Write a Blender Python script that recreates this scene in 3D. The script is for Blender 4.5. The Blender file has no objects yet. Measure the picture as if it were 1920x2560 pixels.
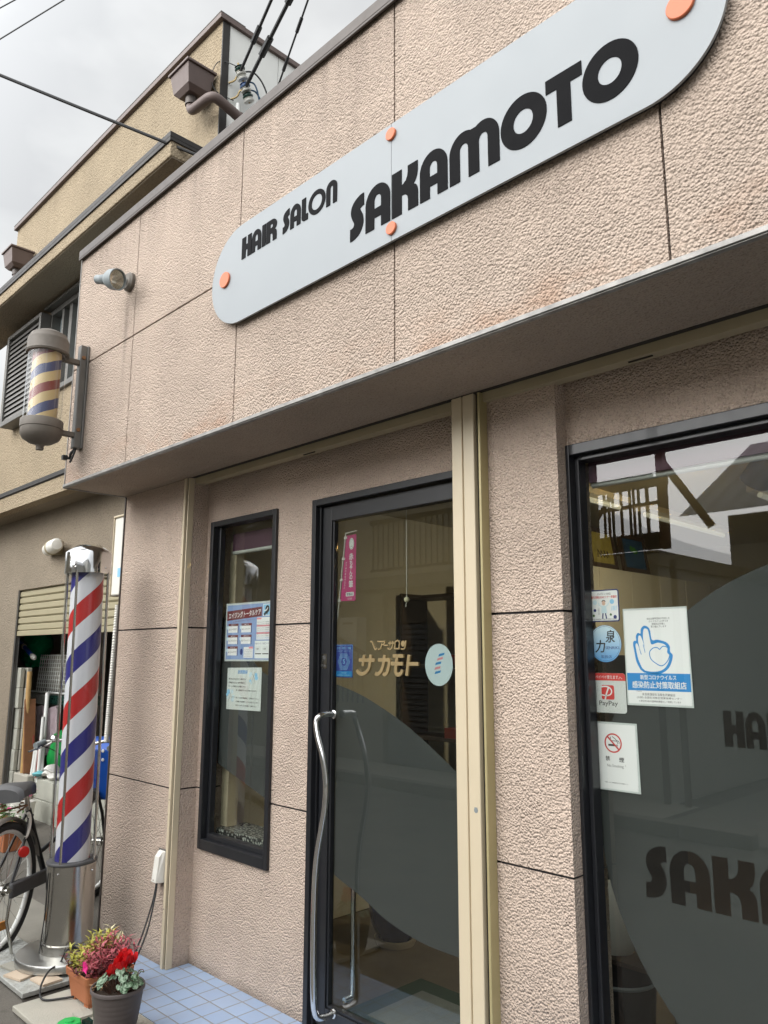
import bpy, math, random
from mathutils import Vector, Matrix, Quaternion
from mathutils.geometry import tessellate_polygon
random.seed(7)
PI = math.pi
S = bpy.context.scene
C = S.collection
# ------------------------------------------------------------------ camera
CAM = Vector((4.2503, -1.7534, 1.4926)); YAW, PITCH, ROLL = 0.7905, 0.184, 0.0022
fw = Vector((-math.sin(YAW)*math.cos(PITCH), math.cos(YAW)*math.cos(PITCH), math.sin(PITCH)))
r0 = Vector((math.cos(YAW), math.sin(YAW), 0)); u0 = r0.cross(fw)
rt = r0*math.cos(ROLL)+u0*math.sin(ROLL); up = u0*math.cos(ROLL)-r0*math.sin(ROLL)
cd = bpy.data.cameras.new('camera'); cam = bpy.data.objects.new('camera', cd); C.objects.link(cam)
m = Matrix((rt, up, -fw)).transposed().to_4x4(); m.translation = CAM; cam.matrix_world = m
cd.sensor_fit = 'HORIZONTAL'; cd.sensor_width = 36; cd.lens = 36*1934.9968/1920
cd.clip_start = 0.05; cd.clip_end = 2000
S.camera = cam
# ------------------------------------------------------------------ light
SUN_EL, SUN_AZ = math.radians(33), math.radians(-168)   # azimuth measured from +Y towards +X
W = bpy.data.worlds.new('World'); S.world = W; W.use_nodes = True
nt = W.node_tree; N = nt.nodes; L = nt.links
bg = N['Background']
sky = N.new('ShaderNodeTexSky'); sky.sky_type = 'NISHITA'; sky.sun_disc = False
sky.sun_elevation = SUN_EL; sky.sun_rotation = SUN_AZ; sky.dust_density = 3
hsv = N.new('ShaderNodeHueSaturation'); hsv.inputs['Saturation'].default_value = 0.12
tc = N.new('ShaderNodeTexCoord'); mp = N.new('ShaderNodeMapping'); mp.inputs['Scale'].default_value = (1.6, 1.6, 3.2)
no = N.new('ShaderNodeTexNoise'); no.inputs['Scale'].default_value = 1.7; no.inputs['Detail'].default_value = 5; no.inputs['Roughness'].default_value = .5
cr = N.new('ShaderNodeValToRGB')
cr.color_ramp.elements[0].position = .36; cr.color_ramp.elements[0].color = (6.2, 6.35, 6.5, 1)
cr.color_ramp.elements[1].position = .64; cr.color_ramp.elements[1].color = (9.0, 9.1, 9.1, 1)
mx = N.new('ShaderNodeMix'); mx.data_type = 'RGBA'; mx.inputs['Factor'].default_value = .86
L.new(sky.outputs[0], hsv.inputs['Color']); L.new(tc.outputs['Generated'], mp.inputs[0]); L.new(mp.outputs[0], no.inputs[0])
L.new(no.outputs[0], cr.inputs[0]); L.new(hsv.outputs[0], mx.inputs['A']); L.new(cr.outputs[0], mx.inputs['B'])
sdir = Vector((math.sin(SUN_AZ)*math.cos(SUN_EL), math.cos(SUN_AZ)*math.cos(SUN_EL), math.sin(SUN_EL)))
dt = N.new('ShaderNodeVectorMath'); dt.operation = 'DOT_PRODUCT'; dt.inputs[1].default_value = sdir; L.new(tc.outputs['Generated'], dt.inputs[0])
gm = N.new('ShaderNodeMapRange'); gm.interpolation_type = 'SMOOTHSTEP'; gm.inputs['From Min'].default_value = .1; gm.inputs['From Max'].default_value = 1; gm.inputs['To Min'].default_value = .53; gm.inputs['To Max'].default_value = 2.1
L.new(dt.outputs['Value'], gm.inputs['Value'])
sc_ = N.new('ShaderNodeVectorMath'); sc_.operation = 'SCALE'; L.new(mx.outputs['Result'], sc_.inputs[0]); L.new(gm.outputs[0], sc_.inputs['Scale'])
L.new(sc_.outputs[0], bg.inputs['Color']); bg.inputs['Strength'].default_value = 0.072
sl = bpy.data.lights.new('sun', 'SUN'); so = bpy.data.objects.new('sun', sl); C.objects.link(so)
sl.energy = 0.55; sl.angle = math.radians(55); sl.color = (1, .97, .92)
sd = Vector((math.sin(SUN_AZ)*math.cos(SUN_EL), math.cos(SUN_AZ)*math.cos(SUN_EL), math.sin(SUN_EL)))
so.rotation_euler = sd.to_track_quat('Z', 'Y').to_euler(); so.location = (2, -6, 9)
S.view_settings.view_transform = 'Standard'; S.view_settings.look = 'None'
S.view_settings.exposure = 1.62; S.view_settings.gamma = 1
S.cycles.max_bounces = 10; S.cycles.transparent_max_bounces = 24; S.cycles.glossy_bounces = 6
S.cycles.caustics_reflective = False; S.cycles.caustics_refractive = False

# ------------------------------------------------------------------ materials
MATS = {}
def newmat(name):
    mt = bpy.data.materials.new(name); mt.use_nodes = True; MATS[name] = mt
    return mt, mt.node_tree.nodes, mt.node_tree.links, mt.node_tree.nodes['Principled BSDF']
def pos(N, L, scale=(1,1,1)):
    g = N.new('ShaderNodeNewGeometry'); mp = N.new('ShaderNodeMapping'); mp.inputs['Scale'].default_value = scale
    L.new(g.outputs['Position'], mp.inputs[0]); return mp.outputs[0]
def noise(N, L, vec, scale, detail=3, rough=.5):
    n = N.new('ShaderNodeTexNoise'); n.inputs['Scale'].default_value = scale; n.inputs['Detail'].default_value = detail
    n.inputs['Roughness'].default_value = rough; L.new(vec, n.inputs['Vector']); return n.outputs[0]
def ramp(N, L, fac, a, b, ca=(0,0,0,1), cb=(1,1,1,1)):
    r = N.new('ShaderNodeValToRGB'); e = r.color_ramp.elements
    e[0].position = a; e[0].color = ca; e[1].position = b; e[1].color = cb; L.new(fac, r.inputs[0]); return r.outputs[0]
def mixc(N, L, fac, a, b, mode='MIX'):
    x = N.new('ShaderNodeMix'); x.data_type = 'RGBA'; x.blend_type = mode
    for s, v in (('Factor', fac), ('A', a), ('B', b)):
        if hasattr(v, 'links'): L.new(v, x.inputs[s])
        else: x.inputs[s].default_value = v if s == 'Factor' else (tuple(v)+(1,) if len(v) == 3 else v)
    return x.outputs['Result']
def mth(N, L, op, a, b=0.0, c=0.0):
    x = N.new('ShaderNodeMath'); x.operation = op
    for i, v in enumerate((a, b, c)):
        if hasattr(v, 'links'): L.new(v, x.inputs[i])
        else: x.inputs[i].default_value = v
    return x.outputs[0]
def bump(N, L, h, dist, strength=1, nrm=None):
    b = N.new('ShaderNodeBump'); b.inputs['Distance'].default_value = dist; b.inputs['Strength'].default_value = strength
    L.new(h, b.inputs['Height'])
    if nrm: L.new(nrm, b.inputs['Normal'])
    return b.outputs[0]
def plain(name, col, rough=.5, metal=0, var=.12, vscale=9, bmp=0, bscale=60, coat=0):
    mt, N, L, P = newmat(name)
    v = pos(N, L); n = noise(N, L, v, vscale, 4, .6)
    k = mth(N, L, 'MULTIPLY_ADD', n, var*2, 1-var)
    cc = N.new('ShaderNodeVectorMath'); cc.operation = 'SCALE'; cc.inputs[0].default_value = col; L.new(k, cc.inputs['Scale'])
    L.new(cc.outputs[0], P.inputs['Base Color'])
    P.inputs['Roughness'].default_value = rough; P.inputs['Metallic'].default_value = metal
    if metal or rough < .5:
        L.new(mth(N, L, 'MULTIPLY_ADD', noise(N, L, v, vscale*3, 3), .18, rough-.06), P.inputs['Roughness'])
    if coat: P.inputs['Coat Weight'].default_value = coat
    if bmp: L.new(bump(N, L, noise(N, L, v, bscale, 3, .6), bmp), P.inputs['Normal'])
    return mt
def stucco(name, col, scale, dist, stain=None, fine=1.0):
    mt, N, L, P = newmat(name)
    v = pos(N, L); vo = N.new('ShaderNodeTexVoronoi'); vo.feature = 'SMOOTH_F1'; vo.inputs['Scale'].default_value = scale
    vo.inputs['Smoothness'].default_value = .35; L.new(v, vo.inputs['Vector'])
    n1 = noise(N, L, v, scale*1.15, 4, .62); n2 = noise(N, L, v, scale*.4, 2)
    h = mth(N, L, 'ADD', mth(N, L, 'MULTIPLY', vo.outputs['Distance'], -1.5), mth(N, L, 'MULTIPLY', n1, .9))
    h = mth(N, L, 'ADD', h, mth(N, L, 'MULTIPLY', n2, .35))
    big = noise(N, L, v, 1.6, 4, .6)
    h = mth(N, L, 'MULTIPLY', h, mth(N, L, 'MULTIPLY_ADD', noise(N, L, v, 4.5, 4, .6), 1.1, .6))
    L.new(bump(N, L, h, dist, fine), P.inputs['Normal'])
    c = mixc(N, L, ramp(N, L, big, .3, .7), [x*.88 for x in col], [min(1, x*1.08) for x in col])
    # dark specks and shade in the pits, painted into the coat colour
    pit_shade = ramp(N, L, n1, .33, .47, (1,1,1,1), (0,0,0,1))
    c = mixc(N, L, mth(N, L, 'MULTIPLY', pit_shade, .55), c, [x*.40 for x in col])
    if stain: c = stain(N, L, v, c)
    L.new(c, P.inputs['Base Color']); P.inputs['Roughness'].default_value = .9; P.inputs['Specular IOR Level'].default_value = .25
    return mt
def sepz(N, L, v):
    s = N.new('ShaderNodeSeparateXYZ'); L.new(v, s.inputs[0]); return s.outputs
def band(N, L, val, lo, hi):   # 1 at lo, 0 at hi
    mr = N.new('ShaderNodeMapRange'); mr.inputs['From Min'].default_value = lo; mr.inputs['From Max'].default_value = hi
    mr.inputs['To Min'].default_value = 1; mr.inputs['To Max'].default_value = 0; L.new(val, mr.inputs['Value']); return mr.outputs[0]
def fascia_stain(N, L, v, c):
    xyz = sepz(N, L, v)
    g = noise(N, L, pos(N, L, (1.4, 1, 2.5)), 2.2, 4, .65)
    f = mth(N, L, 'MULTIPLY', band(N, L, xyz['Z'], 2.46, 2.62), ramp(N, L, g, .47, .66))
    c = mixc(N, L, mth(N, L, 'MULTIPLY', f, .42), c, (.42, .20, .10))
    # run-off streak under the floodlight and faint ones elsewhere
    d = mth(N, L, 'ABSOLUTE', mth(N, L, 'SUBTRACT', xyz['X'], .515))
    w = noise(N, L, pos(N, L, (30, 1, 2)), 1.2, 3)
    s = mth(N, L, 'MULTIPLY', band(N, L, d, .004, .03), band(N, L, mth(N, L, 'ABSOLUTE', mth(N, L, 'SUBTRACT', xyz['Z'], 3.20)), .05, .34))
    c = mixc(N, L, mth(N, L, 'MULTIPLY', mth(N, L, 'MULTIPLY', s, w), .85), c, (.16, .13, .11))
    st = ramp(N, L, noise(N, L, pos(N, L, (9, 1, .5)), 1.3, 3), .58, .75)
    run = ramp(N, L, noise(N, L, pos(N, L, (16, 1, .7)), 1.1, 4, .6), .42, .68)
    c = mixc(N, L, mth(N, L, 'MULTIPLY', mth(N, L, 'MULTIPLY', run, band(N, L, xyz['Z'], 3.86, 3.50)), .38), c, (.17, .14, .12))
    return mixc(N, L, mth(N, L, 'MULTIPLY', st, .17), c, (.22, .17, .14))
def wall_stain(N, L, v, c):
    xyz = sepz(N, L, v); g = noise(N, L, v, 3, 4, .6)
    f = mth(N, L, 'MULTIPLY', band(N, L, xyz['Z'], .0, .45), ramp(N, L, g, .35, .65))
    c = mixc(N, L, mth(N, L, 'MULTIPLY', f, .35), c, (.33, .28, .22))
    f2 = mth(N, L, 'MULTIPLY', band(N, L, xyz['Z'], .0, .05), g)
    return mixc(N, L, mth(N, L, 'MULTIPLY', f2, .9), c, (.13, .10, .07))
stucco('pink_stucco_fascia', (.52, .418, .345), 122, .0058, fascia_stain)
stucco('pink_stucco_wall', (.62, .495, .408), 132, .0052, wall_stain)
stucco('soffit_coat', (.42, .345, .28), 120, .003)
def tan_stain(N, L, v, c):
    st = ramp(N, L, noise(N, L, pos(N, L, (6, 1, .45)), 1.6, 4), .5, .75)
    c = mixc(N, L, mth(N, L, 'MULTIPLY', st, .16), c, (.17, .12, .07))
    return c
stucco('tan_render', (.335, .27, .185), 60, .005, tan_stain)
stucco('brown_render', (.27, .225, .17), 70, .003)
plain('coping_metal', (.075, .062, .055), .45, .3, .2)
plain('brown_metal', (.13, .095, .085), .5, .1, .2)
plain('dark_flashing', (.035, .032, .030), .5, .4, .3)
plain('sealant', (.055, .045, .042), .8)
plain('dark_sealant', (.02, .018, .02), .8)
plain('black_frame', (.013, .014, .017), .35, .0, .2, coat=.2)
plain('cream_metal', (.62, .53, .38), .4, 0, .06, 3, coat=.1)
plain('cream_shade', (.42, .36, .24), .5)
plain('yellow_metal', (.44, .38, .20), .4, .2)
plain('dark_slot', (.03, .024, .018), .9)
plain('chrome', (.72, .73, .74), .09, 1, .06, 14)
plain('steel', (.50, .49, .46), .17, 1, .2, 5)
plain('worn_trim', (.30, .29, .275), .5, .3, .75, 16)
plain('sign_panel', (.27, .293, .310), .4, 0, .03, 2)
plain('sign_letter', (.006, .006, .007), .4, 0, .1); MATS['sign_letter'].node_tree.nodes['Principled BSDF'].inputs['Specular IOR Level'].default_value = .03
plain('orange_disc', (.62, .165, .07), .5, 0, .1)
plain('white_plastic', (.78, .76, .70), .45, 0, .05)
plain('white_paint', (.74, .75, .72), .5, 0, .06)
plain('grey_plastic', (.23, .26, .27), .5, 0, .15)
plain('dark_grey', (.075, .075, .078), .55, 0, .25)
plain('black_rubber', (.018, .018, .019), .65, 0, .25)
plain('black_paint', (.010, .010, .011), .4, 0, .15)
plain('grey_metal', (.16, .155, .145), .5, .5, .25)
plain('aged_brown_grey', (.135, .118, .10), .6, .1, .3, 14)
plain('rust', (.22, .11, .05), .8, 0, .4, 30)
plain('terracotta', (.42, .15, .065), .6, 0, .15)
plain('pot_grey', (.10, .083, .078), .55, 0, .15)
plain('soil', (.05, .032, .02), .95, 0, .4, 60, .01, 90)
plain('concrete', (.42, .40, .34), .85, 0, .2, 6, .003, 120)
plain('concrete_dark', (.24, .225, .19), .9, 0, .25, 5, .003, 120)
plain('block_grey', (.43, .43, .37), .9, 0, .2, 8, .004, 140)
plain('blue_vinyl', (.012, .085, .42), .35, 0, .15, 6)
plain('green_vinyl', (.0, .34, .14), .18, 0, .4, 7, .03, 14)
plain('bright_green', (.02, .42, .09), .35, 0, .1)
plain('red_plastic', (.55, .02, .015), .35, 0, .1)
plain('red_paint', (.28, .045, .03), .5)
plain('orange_plastic', (.65, .25, .03), .35)
plain('wood', (.22, .095, .04), .7, 0, .35, 12)
plain('bamboo', (.50, .31, .12), .6, 0, .2, 12)
plain('pink_cloth', (.62, .50, .55), .9, 0, .15, 10, .02, 20)
plain('towel', (.70, .68, .64), .95, 0, .2, 12, .01, 90)
plain('teal_cloth', (.15, .42, .45), .95)
plain('ivory_ball', (.78, .72, .50), .5)
plain('paper', (.80, .84, .82), .55, 0, .02)
plain('paper_white', (.84, .85, .84), .5, 0, .02)
plain('sky_paper', (.62, .78, .84), .5, 0, .03)
plain('paper_aqua', (.68, .80, .85), .5, 0, .03)
plain('brushed_steel', (.55, .55, .53), .30, 1, .12, 8)
plain('ink', (.02, .02, .022), .6)
plain('ink_grey', (.10, .10, .10), .6)
plain('ink_blue', (.02, .25, .62), .55)
plain('ink_navy', (.02, .035, .18), .55)
plain('ink_lightblue', (.28, .58, .82), .55)
plain('ink_red', (.62, .045, .04), .55)
plain('ink_maroon', (.16, .03, .035), .55)
plain('ink_pink', (.80, .30, .34), .55)
plain('poster_blue', (.25, .36, .60), .55, 0, .15, 12)
plain('banner_pink', (.52, .05, .19), .7)
plain('skin', (.75, .50, .38), .6)
plain('sticker_indigo', (.045, .07, .36), .5)
plain('gold', (.50, .38, .20), .38, .75, .15)
plain('laminate', (.72, .76, .75), .3)
plain('cream_interior', (.60, .56, .46), .6, 0, .05)
plain('ceiling_interior', (.55, .50, .36), .7, 0, .05)
plain('dark_wood', (.055, .035, .022), .5)
plain('interior_floor', (.17, .14, .10), .4, 0, .3, 5)
plain('blue_glaze', (.012, .02, .09), .2, 0, .4, 30)
plain('mat_green', (.02, .06, .035), .9)
plain('mat_grey', (.20, .22, .20), .95, 0, .2, 40)
plain('purple_blind', (.14, .06, .10), .6)
plain('painting_yellow', (.34, .28, .07), .6, 0, .4, 16)
plain('painting_blue', (.015, .07, .16), .6, 0, .4, 20)
plain('painting_green', (.05, .22, .03), .6, 0, .4, 20)
plain('cable_black', (.012, .012, .013), .5)
plain('cable_blue', (.02, .07, .14), .5)
plain('porcelain', (.60, .60, .56), .25, 0, .1)
plain('porcelain_green', (.012, .045, .035), .25, 0, .1)
plain('porcelain_blue', (.10, .16, .30), .3, 0, .1)
plain('brass', (.38, .29, .15), .45, .7)
plain('fog_glass', (.30, .36, .37), .25, 0, .05, 2)
plain('ivory_slat', (.36, .32, .21), .5, 0, .08, 5)
plain('house_brown', (.30, .27, .21), .85, 0, .15, 3)
plain('house_grey', (.50, .49, .45), .85, 0, .2, 2)
plain('roof_tile_grey', (.10, .105, .11), .4, 0, .2, 20)
plain('shutter_grey', (.26, .27, .26), .45, .2, .12)
plain('pipe_brown', (.12, .09, .07), .6)
plain('leaf_green', (.06, .16, .03), .5, 0, .3, 40)
plain('leaf_yellow', (.48, .46, .09), .5, 0, .2, 60)
plain('leaf_pink', (.46, .11, .13), .5, 0, .35, 60)
plain('leaf_maroon', (.17, .045, .045), .5, 0, .35, 60)
plain('leaf_cream', (.65, .60, .35), .5, 0, .15, 60)
plain('flower_red', (.60, .008, .012), .5, 0, .25, 60)
plain('flower_magenta', (.70, .02, .22), .5)
plain('stem_brown', (.12, .06, .04), .7)
plain('dead_leaf', (.32, .19, .10), .8, 0, .3, 40)
plain('tile_chip_cream', (.66, .53, .40), .5)
plain('tile_chip_blue', (.52, .66, .70), .5)
plain('lens_reflector', (.75, .70, .60), .18, .85, .1)
def glass(name, tint, ior=1.7, rough=0.0):
    mt, N, L, P = newmat(name)
    tr = N.new('ShaderNodeBsdfTransparent'); tr.inputs[0].default_value = tint+(1,)
    gl = N.new('ShaderNodeBsdfGlossy'); gl.inputs['Roughness'].default_value = rough; gl.inputs['Color'].default_value = (1,1,1,1)
    fr = N.new('ShaderNodeFresnel'); fr.inputs['IOR'].default_value = ior
    g = N.new('ShaderNodeNewGeometry')
    f = mth(N, L, 'MULTIPLY', fr.outputs[0], mth(N, L, 'SUBTRACT', 1.0, g.outputs['Backfacing']))
    mx = N.new('ShaderNodeMixShader'); L.new(f, mx.inputs[0]); L.new(tr.outputs[0], mx.inputs[1]); L.new(gl.outputs[0], mx.inputs[2])
    L.new(mx.outputs[0], N['Material Output'].inputs['Surface']); return mt
glass('window_glass', (.84, .86, .84), 1.66)
glass('clear_tube', (.95, .96, .96), 1.45)
glass('lamp_glass', (.9, .9, .88), 1.5)
def film():
    mt, N, L, P = newmat('frosted_film')
    tr = N.new('ShaderNodeBsdfTransparent'); tr.inputs[0].default_value = (.9, .9, .9, 1)
    di = N.new('ShaderNodeBsdfDiffuse'); di.inputs[0].default_value = (.092, .097, .098, 1)
    n = noise(N, L, pos(N, L), 60, 3)
    mx = N.new('ShaderNodeMixShader'); L.new(mth(N, L, 'MULTIPLY_ADD', noise(N, L, pos(N, L), 3, 5, .65), .12, .82), mx.inputs[0])
    L.new(tr.outputs[0], mx.inputs[1]); L.new(di.outputs[0], mx.inputs[2]); L.new(mx.outputs[0], N['Material Output'].inputs['Surface'])
film()
def emit(name, col, st):
    mt, N, L, P = newmat(name); P.inputs['Base Color'].default_value = (.8, .8, .75, 1)
    P.inputs['Emission Color'].default_value = col+(1,); P.inputs['Emission Strength'].default_value = st
emit('lamp_warm', (1, .84, .56), 420)
emit('tube_light', (1, .95, .72), .06)  # tubes are off; a faint glow is put into their cream colour
def tiles():
    mt, N, L, P = newmat('blue_tile')
    v = pos(N, L); mp = N.new('ShaderNodeMapping'); mp.inputs['Location'].default_value = (-.6156+2, -.494+2, 0); L.new(v, mp.inputs[0])
    br = N.new('ShaderNodeTexBrick'); br.offset = 0; br.squash = 1
    br.inputs['Scale'].default_value = 1; br.inputs['Brick Width'].default_value = .102; br.inputs['Row Height'].default_value = .102
    br.inputs['Mortar Size'].default_value = .0032; br.inputs['Mortar Smooth'].default_value = .3; br.inputs['Bias'].default_value = 0
    br.inputs['Color1'].default_value = (.29, .39, .565, 1); br.inputs['Color2'].default_value = (.33, .435, .605, 1); br.inputs['Mortar'].default_value = (.27, .25, .22, 1)
    L.new(mp.outputs[0], br.inputs['Vector'])
    d = noise(N, L, v, 5, 5, .65)
    c = mixc(N, L, mth(N, L, 'MULTIPLY', ramp(N, L, d, .45, .75), .35), br.outputs['Color'], (.36, .36, .40))
    L.new(c, P.inputs['Base Color']); L.new(mth(N, L, 'MULTIPLY_ADD', d, .3, .22), P.inputs['Roughness'])
    inv = mth(N, L, 'SUBTRACT', 1.0, br.outputs['Fac'])
    L.new(bump(N, L, mth(N, L, 'ADD', inv, mth(N, L, 'MULTIPLY', noise(N, L, v, 9, 2), .15)), .003), P.inputs['Normal'])
tiles()
def asphalt():
    mt, N, L, P = newmat('asphalt')
    v = pos(N, L); n1 = noise(N, L, v, 160, 3, .7); n2 = noise(N, L, v, 1.7, 5, .6); n3 = noise(N, L, v, 12, 4, .6)
    c = mixc(N, L, ramp(N, L, n2, .35, .65), (.085, .078, .066), (.15, .135, .115))
    c = mixc(N, L, mth(N, L, 'MULTIPLY', ramp(N, L, n1, .45, .62), .5), c, (.20, .18, .15))
    c = mixc(N, L, mth(N, L, 'MULTIPLY', ramp(N, L, n3, .6, .72), .4), c, (.045, .05, .03))
    L.new(c, P.inputs['Base Color']); P.inputs['Roughness'].default_value = .85
    L.new(bump(N, L, n1, .004), P.inputs['Normal'])
asphalt()
def checker_plate():
    mt, N, L, P = newmat('checker_plate')
    v = pos(N, L); mp = N.new('ShaderNodeMapping'); mp.inputs['Rotation'].default_value = (0, 0, .785); mp.inputs['Scale'].default_value = (40, 40, 1); L.new(v, mp.inputs[0])
    vo = N.new('ShaderNodeTexVoronoi'); vo.inputs['Randomness'].default_value = 0; vo.inputs['Scale'].default_value = 1; vo.distance = 'MINKOWSKI'; vo.inputs['Exponent'].default_value = .6
    L.new(mp.outputs[0], vo.inputs['Vector']); st = ramp(N, L, vo.outputs['Distance'], .2, .5, (1,1,1,1), (0,0,0,1))
    n = noise(N, L, v, 7, 5, .65); c = mixc(N, L, ramp(N, L, n, .35, .7), (.60, .62, .60), (.36, .35, .31))
    c = mixc(N, L, mth(N, L, 'MULTIPLY', st, .3), c, (.68, .69, .67))
    L.new(c, P.inputs['Base Color']); P.inputs['Roughness'].default_value = .55; P.inputs['Metallic'].default_value = .35
    L.new(bump(N, L, st, .004), P.inputs['Normal'])
checker_plate()
def stripes(name, period, turn, zc, th0, white, red, blue, rough, wob=0, dirt=0):
    # painted helical bands; th0 = angle of the reference generator, zc = height of a red centre there
    mt, N, L, P = newmat(name)
    t = N.new('ShaderNodeTexCoord'); s = N.new('ShaderNodeSeparateXYZ'); L.new(t.outputs['Object'], s.inputs[0])
    x, y, z = s.outputs
    c0, s0 = math.cos(-th0), math.sin(-th0)
    xr = mth(N, L, 'SUBTRACT', mth(N, L, 'MULTIPLY', x, c0), mth(N, L, 'MULTIPLY', y, s0))
    yr = mth(N, L, 'ADD', mth(N, L, 'MULTIPLY', x, s0), mth(N, L, 'MULTIPLY', y, c0))
    a = mth(N, L, 'DIVIDE', mth(N, L, 'ARCTAN2', yr, xr), 2*PI)
    ph = mth(N, L, 'DIVIDE', mth(N, L, 'SUBTRACT', mth(N, L, 'SUBTRACT', z, zc), mth(N, L, 'MULTIPLY', a, turn)), period)
    if wob: ph = mth(N, L, 'MULTIPLY_ADD', noise(N, L, pos(N, L, (1,1,.4)), 12, 2), wob, ph)
    fr = mth(N, L, 'FRACT', mth(N, L, 'ADD', ph, .125))
    isr = mth(N, L, 'LESS_THAN', fr, .25)
    isb = mth(N, L, 'MULTIPLY', mth(N, L, 'GREATER_THAN', fr, .5), mth(N, L, 'LESS_THAN', fr, .75))
    c = mixc(N, L, isr, white, red); c = mixc(N, L, isb, c, blue)
    if dirt:
        d = ramp(N, L, noise(N, L, pos(N, L, (40, 40, 1.5)), 1, 3), .5, .8); c = mixc(N, L, mth(N, L, 'MULTIPLY', d, dirt), c, (.45, .42, .42))
    L.new(c, P.inputs['Base Color']); P.inputs['Roughness'].default_value = rough
def leaf_cyclamen():
    mt, N, L, P = newmat('cyclamen_leaf')
    v = pos(N, L); n = noise(N, L, v, 85, 3, .6)
    c = mixc(N, L, ramp(N, L, n, .42, .6), (.035, .085, .035), (.26, .36, .25))
    L.new(c, P.inputs['Base Color']); P.inputs['Roughness'].default_value = .5
leaf_cyclamen()
def pebbles():
    mt, N, L, P = newmat('white_pebble')
    v = pos(N, L); vo = N.new('ShaderNodeTexVoronoi'); vo.inputs['Scale'].default_value = 75; L.new(v, vo.inputs['Vector'])
    c = mixc(N, L, ramp(N, L, vo.outputs['Distance'], .2, .6), (.6, .6, .55), (.02, .02, .02)); L.new(c, P.inputs['Base Color'])
    L.new(bump(N, L, vo.outputs['Distance'], .006, -1), P.inputs['Normal'])
pebbles()
def gradient_oval():
    mt, N, L, P = newmat('sticker_gradient')
    z = sepz(N, L, pos(N, L))['Z']
    c = mixc(N, L, band(N, L, z, 1.475, 1.58), (.62, .80, .90), (.10, .36, .72)); L.new(c, P.inputs['Base Color']); P.inputs['Roughness'].default_value = .5
gradient_oval()
def roofbands():
    mt, N, L, P = newmat('kawara')
    v = pos(N, L); w = N.new('ShaderNodeTexWave'); w.bands_direction = 'X'; w.inputs['Scale'].default_value = 1.1; L.new(v, w.inputs['Vector'])
    w2 = N.new('ShaderNodeTexWave'); w2.bands_direction = 'Y'; w2.wave_profile = 'SAW'; w2.inputs['Scale'].default_value = 1.2; L.new(v, w2.inputs['Vector'])
    h = mth(N, L, 'ADD', w.outputs[1], mth(N, L, 'MULTIPLY', w2.outputs[1], .6))
    L.new(mixc(N, L, h, (.05, .055, .06), (.16, .165, .17)), P.inputs['Base Color']); P.inputs['Roughness'].default_value = .5
    L.new(bump(N, L, h, .06), P.inputs['Normal'])
roofbands()

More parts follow.
